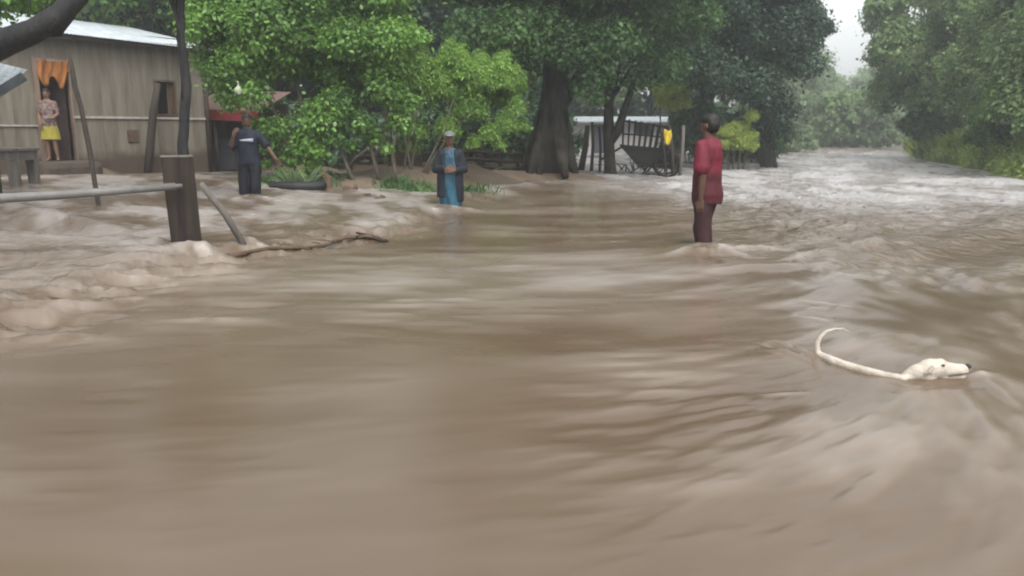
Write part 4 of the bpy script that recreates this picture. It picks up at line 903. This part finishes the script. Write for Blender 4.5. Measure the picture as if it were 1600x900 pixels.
# floating branch line caught by the brace
def dpt(px, py, dz=.0): p = hit(px, py); p.z = water_at(p.x, p.y) + dz; return p
rd = random.Random(12)
pts = [dpt(345, 405, .015), dpt(380, 402, .03), dpt(420, 397, .012), dpt(462, 394, .03), dpt(500, 387, .02), dpt(540, 380, .035), dpt(575, 376, .03), dpt(607, 377, .01)]
P0 = pts[0]; fb = empty('floating_branch', P0); tag(fb, 'long dark floating branch with twigs caught beside the slanting brace', 'branch')
t_ = MB(); t_.tube([p - P0 for p in pts], [.018, .03, .022, .026, .022, .022, .026, .012], n=7, wob=.25, rnd=rd); t_.build('stem', M['wood_brown'], fb, smooth=True)
for k in range(20):
    f = rd.uniform(.3, 1) if k > 6 else rd.uniform(0, .3); i = min(int(f * 7), 6); p = pts[i].lerp(pts[i + 1], f * 7 - i) - P0
    d_ = Vector((rd.uniform(-.2, .2), rd.uniform(-.12, .12), rd.uniform(-.02, .035)))
    t_ = MB(); t_.tube([p, p + d_ * .6 + Vector((0, 0, .01)), p + d_ * 1.3], [.009, .007, .003], n=5); t_.build('twig', M['wood_brown'], fb, smooth=True)
a = dpt(557, 366, .05); b_ = dpt(603, 379, .02)
pole('driftwood', 'short dark piece of driftwood poking up at the floating branch end', 'driftwood', [a, a.lerp(b_, .5), b_], [.012, .028, .02], M['wood_dark'])

# ------------------------------------------------------------------ people
skin = mat('skin', (.085, .045, .03), .55, var=.12, scale=12)
skin_l = mat('skin_light', (.16, .09, .062), .55, var=.1, scale=12)
hair_m = mat('hair', (.008, .007, .006), .55, var=.3, scale=60)
eye_m = mat('eye', (.02, .015, .012), .3); lip_m = mat('lips', (.10, .035, .03), .5)
def hand(mb, w_, d, nrm_, side, curl=.6, sc=1.0):
    "palm, four unequal bent fingers and a thumb off the side of the palm"
    d = Vector(d).normalized(); n = (Vector(nrm_) - d * Vector(nrm_).dot(d)).normalized(); x = d.cross(n) * side
    p = Vector(w_)
    for o_ in (-.026, 0, .026): mb.cap(p + d * .012 * sc + x * o_ * .75 * sc, p + d * .085 * sc + x * o_ * sc, .017 * sc, .014 * sc)
    for k, (o_, L_) in enumerate(((-.034, .062), (-.012, .078), (.011, .083), (.033, .070))):
        b_ = p + d * .088 * sc + x * o_ * sc; c = curl * (1 + .15 * k)
        d1 = (d * math.cos(c * .5) + n * math.sin(c * .5)); d2 = (d * math.cos(c) + n * math.sin(c)); d3 = (d * math.cos(c * 1.6) + n * math.sin(c * 1.6))
        q1 = b_ + d1 * L_ * .45 * sc; q2 = q1 + d2 * L_ * .32 * sc; q3 = q2 + d3 * L_ * .25 * sc
        mb.cap(b_ - d * .01, q1, .0095 * sc, .009 * sc); mb.cap(q1, q2, .009 * sc, .0085 * sc); mb.cap(q2, q3, .0085 * sc, .007 * sc)
    b_ = p + d * .03 * sc - x * .033 * sc; q1 = b_ + (d * .75 - x * .65 + n * .25).normalized() * .036 * sc; q2 = q1 + (d * .9 - x * .2 + n * .35).normalized() * .03 * sc
    mb.cap(b_, q1, .013 * sc, .011 * sc); mb.cap(q1, q2, .011 * sc, .008 * sc)
def person(label, loc, rz, sc, arms, legs, skin_m, clothes, hair=True, head_turn=0, group=None, face=True, skirt=False, lean=0, head_pitch=0):
    root = empty('person', loc, rz); root.scale = (sc, sc, sc); tag(root, label, 'person')
    if group: root['group'] = group
    root.rotation_euler = (lean, 0, rz)
    b = MB()
    b.loft([(0, 0, .80, .11, .09), (0, 0, .87, .155, .115), (0, .0, .94, .16, .118), (0, 0, 1.04, .135, .095), (0, 0, 1.2, .155, .108), (0, .005, 1.31, .17, .105), (0, .005, 1.385, .14, .08), (0, .005, 1.43, .075, .062)])
    b.cap((0, .005, 1.38), (0, -.01, 1.49), .062, .054)
    HM = Matrix.Translation((0, 0, 1.47)) @ Matrix.Rotation(head_turn, 4, 'Z') @ Matrix.Rotation(head_pitch, 4, 'X') @ Matrix.Translation((0, 0, -1.47)); H3 = HM.to_3x3()
    def he(c, r): b.ell(HM @ Vector(c), r, H3)
    he((0, -.005, 1.585), (.074, .093, .096)); he((0, -.035, 1.53), (.056, .062, .068)); he((0, -.055, 1.495), (.03, .03, .022))
    he((0, -.102, 1.552), (.013, .018, .02)); he((0, -.094, 1.572), (.009, .012, .025)); he((-.076, .008, 1.56), (.01, .02, .03)); he((.076, .008, 1.56), (.01, .02, .03))
    he((-.028, -.085, 1.598), (.02, .01, .008)); he((.028, -.085, 1.598), (.02, .01, .008)); he((0, -.088, 1.517), (.022, .012, .012))
    for s_, (sh, el, wr, hd, hn) in arms.items():
        sg = 1 if s_ == 'L' else -1
        b.cap(sh, el, .05, .038); b.cap(el, Vector(el).lerp(Vector(wr), .35), .039, .039); b.cap(Vector(el).lerp(Vector(wr), .35), wr, .039, .026)
        hand(b, wr, hd, hn, sg)
    for (hp, kn, an, tt) in legs:
        b.cap(hp, kn, .085, .054); b.cap(kn, Vector(kn).lerp(Vector(an), .35), .052, .052); b.cap(Vector(kn).lerp(Vector(an), .35), an, .052, .034)
        f0_ = Vector(an); f1_ = Vector(tt); b.cap(f0_ + Vector((0, 0, -.035)), f1_, .036, .028)
    body = b.organic('body', skin_m, root, .0075, 3)
    if face:
        for sx in (-.029, .029):
            e_ = MB(); e_.ell(HM @ Vector((sx, -.092, 1.58)), (.011, .006, .006), H3, 10, 6); e_.build('eye', eye_m, body, smooth=True)
            e_ = MB(); e_.ell(HM @ Vector((sx, -.096, 1.604)), (.018, .006, .004), H3, 10, 6); e_.build('eyebrow', hair_m, body, smooth=True)
        e_ = MB(); e_.ell(HM @ Vector((0, -.1, 1.517)), (.021, .006, .006), H3, 10, 6); e_.build('mouth', lip_m, body, smooth=True)
    if hair:
        h_ = MB(); h_.ell(HM @ Vector((0, .004, 1.620)), (.080, .098, .077), H3); h_.ell(HM @ Vector((0, .04, 1.575)), (.078, .07, .09), H3)
        h_.organic('hair', hair_m, root, .009, 2, fold=.006, fscale=30)
    for c in clothes:
        cm_ = MB()
        for kind, *a_ in c['prims']:
            getattr(cm_, kind)(*a_)
        cm_.organic(c['name'], c['mat'], root, c.get('vox', .011), c.get('it', 3), fold=c.get('fold', .012), fscale=c.get('fs', 8), seed=c.get('seed', 1))
    return root, HM
def leg_prims(legs, r0=.105, r1=.078, r2=.065, frac=1.0):
    P = [('loft', [(0, .0, .78, .12, .10), (0, 0, .86, .172, .13), (0, 0, .97, .165, .125), (0, 0, 1.02, .15, .11)])]
    for (hp, kn, an, tt) in legs:
        P.append(('cap', hp, kn, r0, r1)); P.append(('cap', kn, Vector(kn).lerp(Vector(an), frac), r1, r2))
    return P

# man in red
legs_r = [((-.085, 0, .86), (-.10, -.09, .48), (-.10, .00, .09), (-.10, -.14, .03)), ((.085, 0, .86), (.10, .03, .47), (.10, .09, .09), (.10, -.06, .03))]
arms_r = {'R': ((-.175, .0, 1.36), (-.20, -.04, 1.08), (-.17, -.16, .84), (.05, -.25, -1), (.6, .4, 0)),
          'L': ((.175, .0, 1.36), (.215, .05, 1.07), (.20, .03, .81), (0, -.05, -1), (-1, -.1, 0))}
red = mat('red_shirt', (.075, .0035, .010), .65, col2=(.145, .009, .024), scale=5, bump=.004, bscale=14)
tr_ = red.node_tree; bs_ = tr_.nodes['Principled BSDF']; src = bs_.inputs['Base Color'].links[0].from_socket
tcr = tr_.nodes.new('ShaderNodeTexCoord'); sx_ = tr_.nodes.new('ShaderNodeSeparateXYZ'); tr_.links.new(tcr.outputs['Object'], sx_.inputs[0]); nr_ = tr_.nodes.new('ShaderNodeTexNoise'); nr_.inputs['Scale'].default_value = 7; tr_.links.new(tcr.outputs['Object'], nr_.inputs[0])
ar_ = tr_.nodes.new('ShaderNodeMath'); ar_.operation = 'MULTIPLY_ADD'; ar_.inputs[1].default_value = .35; tr_.links.new(nr_.outputs[0], ar_.inputs[0]); tr_.links.new(sx_.outputs[2], ar_.inputs[2])
mr_ = tr_.nodes.new('ShaderNodeMapRange'); mr_.inputs[1].default_value = 1.2; mr_.inputs[2].default_value = 1.32; tr_.links.new(ar_.outputs[0], mr_.inputs[0])
mxr = tr_.nodes.new('ShaderNodeMix'); mxr.data_type = 'RGBA'; mxr.inputs['A'].default_value = (.055, .005, .009, 1); tr_.links.new(mr_.outputs[0], mxr.inputs['Factor']); tr_.links.new(src, mxr.inputs['B']); tr_.links.new(mxr.outputs['Result'], bs_.inputs['Base Color'])
maroon = mat('maroon_trousers', (.018, .004, .006), .7, col2=(.036, .009, .012), scale=6)
pr = hit(1100, 383); zr_ = pr.z
sc_ = 1.0
hd_z = at(1097, 178, pr.y).z
immersed = 1.69 - (hd_z - zr_)
print('red immersed', immersed, 'depth', pr.y)
shirt = {'name': 'shirt', 'mat': red, 'fold': .016, 'fs': 6, 'prims': [('loft', [(0, .01, .76, .175, .15), (0, .01, .86, .182, .16), (0, .0, .98, .168, .142), (0, 0, 1.12, .168, .138), (0, .0, 1.26, .185, .14), (0, .005, 1.35, .175, .12), (0, .005, 1.42, .10, .08), (0, .0, 1.45, .07, .068)]),
         ('cap', (-.155, 0, 1.36), (-.2, -.02, 1.17), .075, .078), ('cap', (.155, 0, 1.36), (.21, .03, 1.14), .075, .082)]}
person('man in a dark red shirt and trousers wading mid river with his back turned', (pr.x, pr.y, zr_ - immersed), R(-128), 1.0, arms_r, legs_r, skin, [shirt, {'name': 'trousers', 'mat': maroon, 'prims': leg_prims(legs_r, .105, .085, .08, .85), 'fold': .014}], head_turn=R(-8))

# man in navy
legs_n = [((-.085, 0, .86), (-.11, -.02, .47), (-.12, .02, .09), (-.13, -.10, .03)), ((.085, 0, .86), (.08, -.05, .47), (.05, .0, .09), (.05, -.12, .03))]
arms_n = {'R': ((-.175, .0, 1.34), (-.27, -.08, 1.11), (-.19, -.17, 1.32), (.35, -.0, .85), (.4, .6, -.2)),
          'L': ((.175, .0, 1.34), (.32, -.06, 1.14), (.46, -.16, .95), (.5, -.2, -.8), (-.4, -.8, -.2))}
navy = mat('navy_shirt', (.004, .006, .014), .7, col2=(.009, .013, .027), scale=6, bump=.004)
navy2 = mat('navy_trousers', (.0035, .004, .007), .7, col2=(.007, .008, .013), scale=6)
pn = hit(393, 306); hz = at(392, 177, pn.y).z; vis = hz - pn.z
sN = .93; print('navy visible', vis, pn.y)
rn, _ = person('man in navy shirt facing the camera in the flooded yard, one hand at his shoulder', (pn.x, pn.y, pn.z - (1.69 * sN - vis)), R(6), sN, arms_n, legs_n, skin,
       [{'name': 'shirt', 'mat': navy, 'fold': .012, 'prims': [('loft', [(0, 0, .86, .185, .145), (0, 0, 1.0, .175, .135), (0, 0, 1.15, .175, .13), (0, .0, 1.28, .185, .13), (0, .005, 1.36, .17, .11), (0, .005, 1.42, .1, .08), (0, .0, 1.45, .07, .068)]),
        ('cap', (-.15, 0, 1.34), (-.25, -.06, 1.16), .078, .078), ('cap', (.155, 0, 1.34), (.29, -.05, 1.19), .078, .078)]},
        {'name': 'trousers', 'mat': navy2, 'prims': leg_prims(legs_n, .11, .09, .085, .9), 'fold': .014}], head_turn=R(8))
# pale printed band on the chest
bnd = MB(); V = []; Fq = []
for i in range(13):
    a = R(-90 - 34 + 68 * i / 12)
    for z_ in (1.235 - .02 * (i / 12 - .5), 1.275 + .02 * (i / 12 - .5)): V.append((.196 * math.cos(a), .150 * math.sin(a), z_)); 
for i in range(12): Fq.append((2 * i, 2 * i + 2, 2 * i + 3, 2 * i + 1))
o = bnd.add(V, Fq).build('chest_band', mat('pale_print', (.20, .23, .32), .7, col2=(.42, .45, .52), scale=14), rn, smooth=True); o.modifiers.new('s', 'SOLIDIFY').thickness = .006

# person in blue
legs_b = [((-.085, 0, .86), (-.09, -.02, .47), (-.09, .02, .09), (-.09, -.10, .03)), ((.085, 0, .86), (.09, -.02, .47), (.09, .0, .09), (.09, -.12, .03))]
arms_b = {'R': ((-.175, .0, 1.35), (-.235, -.03, 1.08), (-.05, -.20, 1.10), (1, -.15, .1), (0, 1, -.2)), 'L': ((.175, .0, 1.35), (.235, -.03, 1.08), (.06, -.215, 1.06), (-1, -.15, .05), (0, 1, -.2))}
blue = mat('blue_raincoat', (.005, .035, .062), .45, col2=(.022, .095, .14), scale=4, stretch=(2, 2, .5), thr=(.4, .6))
jacket = mat('dark_jacket', (.003, .006, .010), .7, col2=(.007, .012, .018), scale=6)
pbp = hit(704, 323); hz = at(704, 204, pbp.y).z; vis = hz - pbp.z; sB = .92; print('blue vis', vis, pbp.y)
rbp, HMb = person('person in a grey cap and dark jacket over long blue clothing, hands clasped', (pbp.x, pbp.y, pbp.z - (1.71 * sB - vis)), R(4), sB, arms_b, legs_b, skin,
       [{'name': 'blue_dress', 'mat': blue, 'fold': .016, 'fs': 10, 'prims': [('loft', [(0, 0, .36, .19, .16), (0, 0, .6, .185, .155), (0, 0, .86, .18, .145), (0, 0, 1.0, .165, .135), (0, 0, 1.15, .165, .13), (0, .0, 1.28, .17, .125), (0, .005, 1.36, .155, .10), (0, .005, 1.42, .09, .07)])]},
        {'name': 'jacket', 'mat': jacket, 'fold': .012, 'prims': [('loft', [(-.105, .02, .62, .12, .16), (-.11, .02, .9, .11, .15), (-.105, .02, 1.15, .10, .14), (-.10, .01, 1.33, .095, .12), (-.08, .01, 1.41, .06, .08)]), ('loft', [(.125, .02, .55, .10, .15), (.12, .02, .9, .10, .15), (.12, .02, 1.15, .09, .14), (.11, .01, 1.33, .09, .12), (.08, .01, 1.41, .06, .08)]),
            ('cap', (-.155, 0, 1.35), (-.235, -.03, 1.08), .072, .066), ('cap', (-.235, -.03, 1.08), (-.10, -.16, 1.095), .064, .05), ('cap', (.155, 0, 1.35), (.235, -.03, 1.08), .072, .066), ('cap', (.235, -.03, 1.08), (.11, -.17, 1.065), .064, .05), ('loft', [(0, .07, .7, .16, .09), (0, .07, 1.2, .16, .085), (0, .05, 1.4, .1, .06)])]}], hair=True)
cp = MB(); cp.ell(HMb @ Vector((0, .01, 1.63)), (.09, .105, .075)); cp.ell(HMb @ Vector((0, -.10, 1.635)), (.07, .075, .012), Matrix.Rotation(R(12), 3, 'X')); cp.organic('cap', mat('grey_cap', (.13, .135, .135), .75, var=.2), rbp, .009, 2, fold=.003)

# woman in the doorway
legs_w = [((-.08, 0, .84), (-.08, -.01, .46), (-.08, .02, .09), (-.09, -.10, .03)), ((.08, 0, .84), (.09, -.04, .46), (.11, .0, .09), (.14, -.11, .03))]
arms_w = {'R': ((-.16, .0, 1.35), (-.20, .0, 1.08), (-.16, -.08, .86), (.1, -.2, -1), (1, 0, 0)), 'L': ((.16, .0, 1.35), (.21, -.01, 1.10), (.12, -.16, 1.0), (-.8, -.5, .1), (0, .4, -1))}
floral = mat('floral_blouse', (.19, .145, .13), .8, col2=(.09, .055, .055), scale=16, thr=(.47, .53)); yel = mat('yellow_skirt', (.19, .165, .02), .8, col2=(.27, .235, .04), scale=6)
xw, _z = onwall(68, 200); wp = hw(xw, -.30, .60)
person('woman in a floral blouse and yellow skirt standing in the shack doorway', wp, HR - R(38), .86, arms_w, legs_w, skin_l,
       [{'name': 'blouse', 'mat': floral, 'fold': .008, 'prims': [('loft', [(0, 0, .80, .17, .135), (0, 0, .95, .165, .13), (0, 0, 1.07, .145, .11), (0, 0, 1.22, .165, .13), (0, .005, 1.34, .155, .10), (0, .005, 1.41, .09, .07)]), ('cap', (-.145, 0, 1.35), (-.185, 0, 1.2), .06, .06), ('cap', (.145, 0, 1.35), (.19, 0, 1.2), .06, .06)]},
        {'name': 'skirt', 'mat': yel, 'fold': .016, 'prims': [('loft', [(0, 0, .50, .22, .17), (0, 0, .7, .19, .15), (0, 0, .9, .155, .12), (0, 0, 1.0, .14, .105)])]}])

# ------------------------------------------------------------------ swimming dog
dogfur = mat('white_fur', (.27, .23, .18), .7, col2=(.44, .39, .33), thr=(.3, .5), scale=11, stretch=(.6, 1, 1), bump=.005, bscale=60)
d0 = hit(1410, 592); YD = d0.y
def dg(px, py, dy=0): 
    p = at(px, py, YD + dy); return p - d0
dog = empty('dog', d0); tag(dog, 'white dog swimming to the right with its head, back and curled tail above water', 'dog')
b = MB()
def dh(px, py, up=0):
    "a place on the water, relative to the dog, lifted a little"
    p = hit(px, py) - d0; p.z += up; return p
line = [(1279, 554, .022, .020), (1300, 563, .021, .024), (1325, 571, .019, .025), (1352, 578, .017, .024), (1380, 585, .017, .021), (1410, 591, .018, .020), (1424, 588, .022, .020)]
prev = None
for px, py, up, r_ in line:
    c = dh(px, py + 3, up - r_ * .55)
    if prev: b.cap(prev[0], c, prev[1], r_)
    prev = (c, r_)
prev = None
for (px, py, up, q_), r_ in zip(line, (.045, .06, .075, .085, .09, .08, .06)):      # barrel of the body under the surface
    c = dh(px, py + 3, -r_ - .008)
    if prev: b.cap(prev[0], c, prev[1], r_)
    prev = (c, r_)
for (px, py), c1, c2 in (((1300, 565), (-.03, .0, -.2), (-.09, 0, -.30)), ((1310, 565), (.03, .05, -.2), (-.03, .05, -.30)), ((1395, 590), (.05, -.03, -.2), (.12, -.03, -.26)), ((1405, 586), (-.02, .04, -.2), (.04, .04, -.28))):
    o_ = dh(px, py, -.10); b.cap(o_, o_ + Vector(c1), .03, .02); b.cap(o_ + Vector(c1), o_ + Vector(c2), .02, .015)
# neck and head
b.cap(dg(1408, 595, .02) + Vector((0, 0, -.01)), dg(1432, 580), .032, .036)
b.cap(dg(1432, 583), dg(1450, 577), .037, .050)
b.ell(dg(1455, 576), (.062, .048, .052)); b.ell(dg(1468, 575), (.045, .044, .048)); b.ell(dg(1447, 586), (.055, .045, .035))
b.cap(dg(1474, 578), dg(1503, 578), .038, .030); b.cap(dg(1472, 589), dg(1501, 589), .030, .025)
b.ell(dg(1480, 572), (.030, .028, .020)); b.ell(dg(1500, 575), (.026, .023, .015))
# tail
tb_ = dh(1279, 556); ty_ = tb_.y
tl = [(1283, 561, -.01), (1277, 550, 0), (1277, 536, .0), (1282, 526, .0), (1291, 518, 0), (1304, 514, 0), (1318, 514, 0), (1328, 519, 0)]
tl = [(a_, b__, ty_ + c__) for a_, b__, c__ in tl]
rr_ = [.020, .0165, .013, .0105, .009, .0075, .006, .004]
for k in range(len(tl) - 1): b.cap(dg(*tl[k]), dg(*tl[k + 1]), rr_[k], rr_[k + 1])
body = b.organic('body', dogfur, dog, .006, 3, fold=.0025, fscale=40)
e_ = MB(); e_.ell(dg(1513, 572), (.013, .017, .012)); e_.build('nose', mat('dog_nose', (.03, .022, .02), .35), body, smooth=True)
for yy_ in (-.043, .043):
    e_ = MB(); e_.ell(dg(1474, 571, yy_ * .93), (.0085, .006, .006)); e_.build('eye', eye_m, body, smooth=True)
    e_ = MB(); sgn = -1 if yy_ < 0 else 1
    e0 = dg(1450, 570) + Vector((0, sgn * .044, 0)); e_.cap(e0, e0 + Vector((-.018, sgn * .010, -.020)), .011, .012); e_.cap(e0 + Vector((-.018, sgn * .010, -.020)), e0 + Vector((-.040, sgn * .008, -.032)), .012, .005)
    e_.organic('ear', mat('ear_fur', (.30, .26, .22), .75), body, .005, 2)
e_ = MB(); e_.tube([dg(1482, 588, -.036), dg(1497, 586, -.034), dg(1511, 583, -.022)], [.003, .004, .004], n=6); e_.build('mouth', mat('dog_mouth', (.05, .03, .025), .5), body, smooth=True)

# ------------------------------------------------------------------ rain haze
hz_ = MB(); hz_.box((-172, -172, -6), (172, 172, 17)); hm = bpy.data.materials.new('haze'); hm.use_nodes = True; t = hm.node_tree; t.nodes.clear()
oo = t.nodes.new('ShaderNodeOutputMaterial'); pv = t.nodes.new('ShaderNodeVolumePrincipled'); pv.inputs['Density'].default_value = .0034; pv.inputs['Color'].default_value = (.93, .97, 1, 1); pv.inputs['Anisotropy'].default_value = .55
t.links.new(pv.outputs[0], oo.inputs['Volume'])
o = hz_.build('haze', hm); tag(o, kind='stuff', label='pale rain haze hanging over the river and the trees', cat='haze')
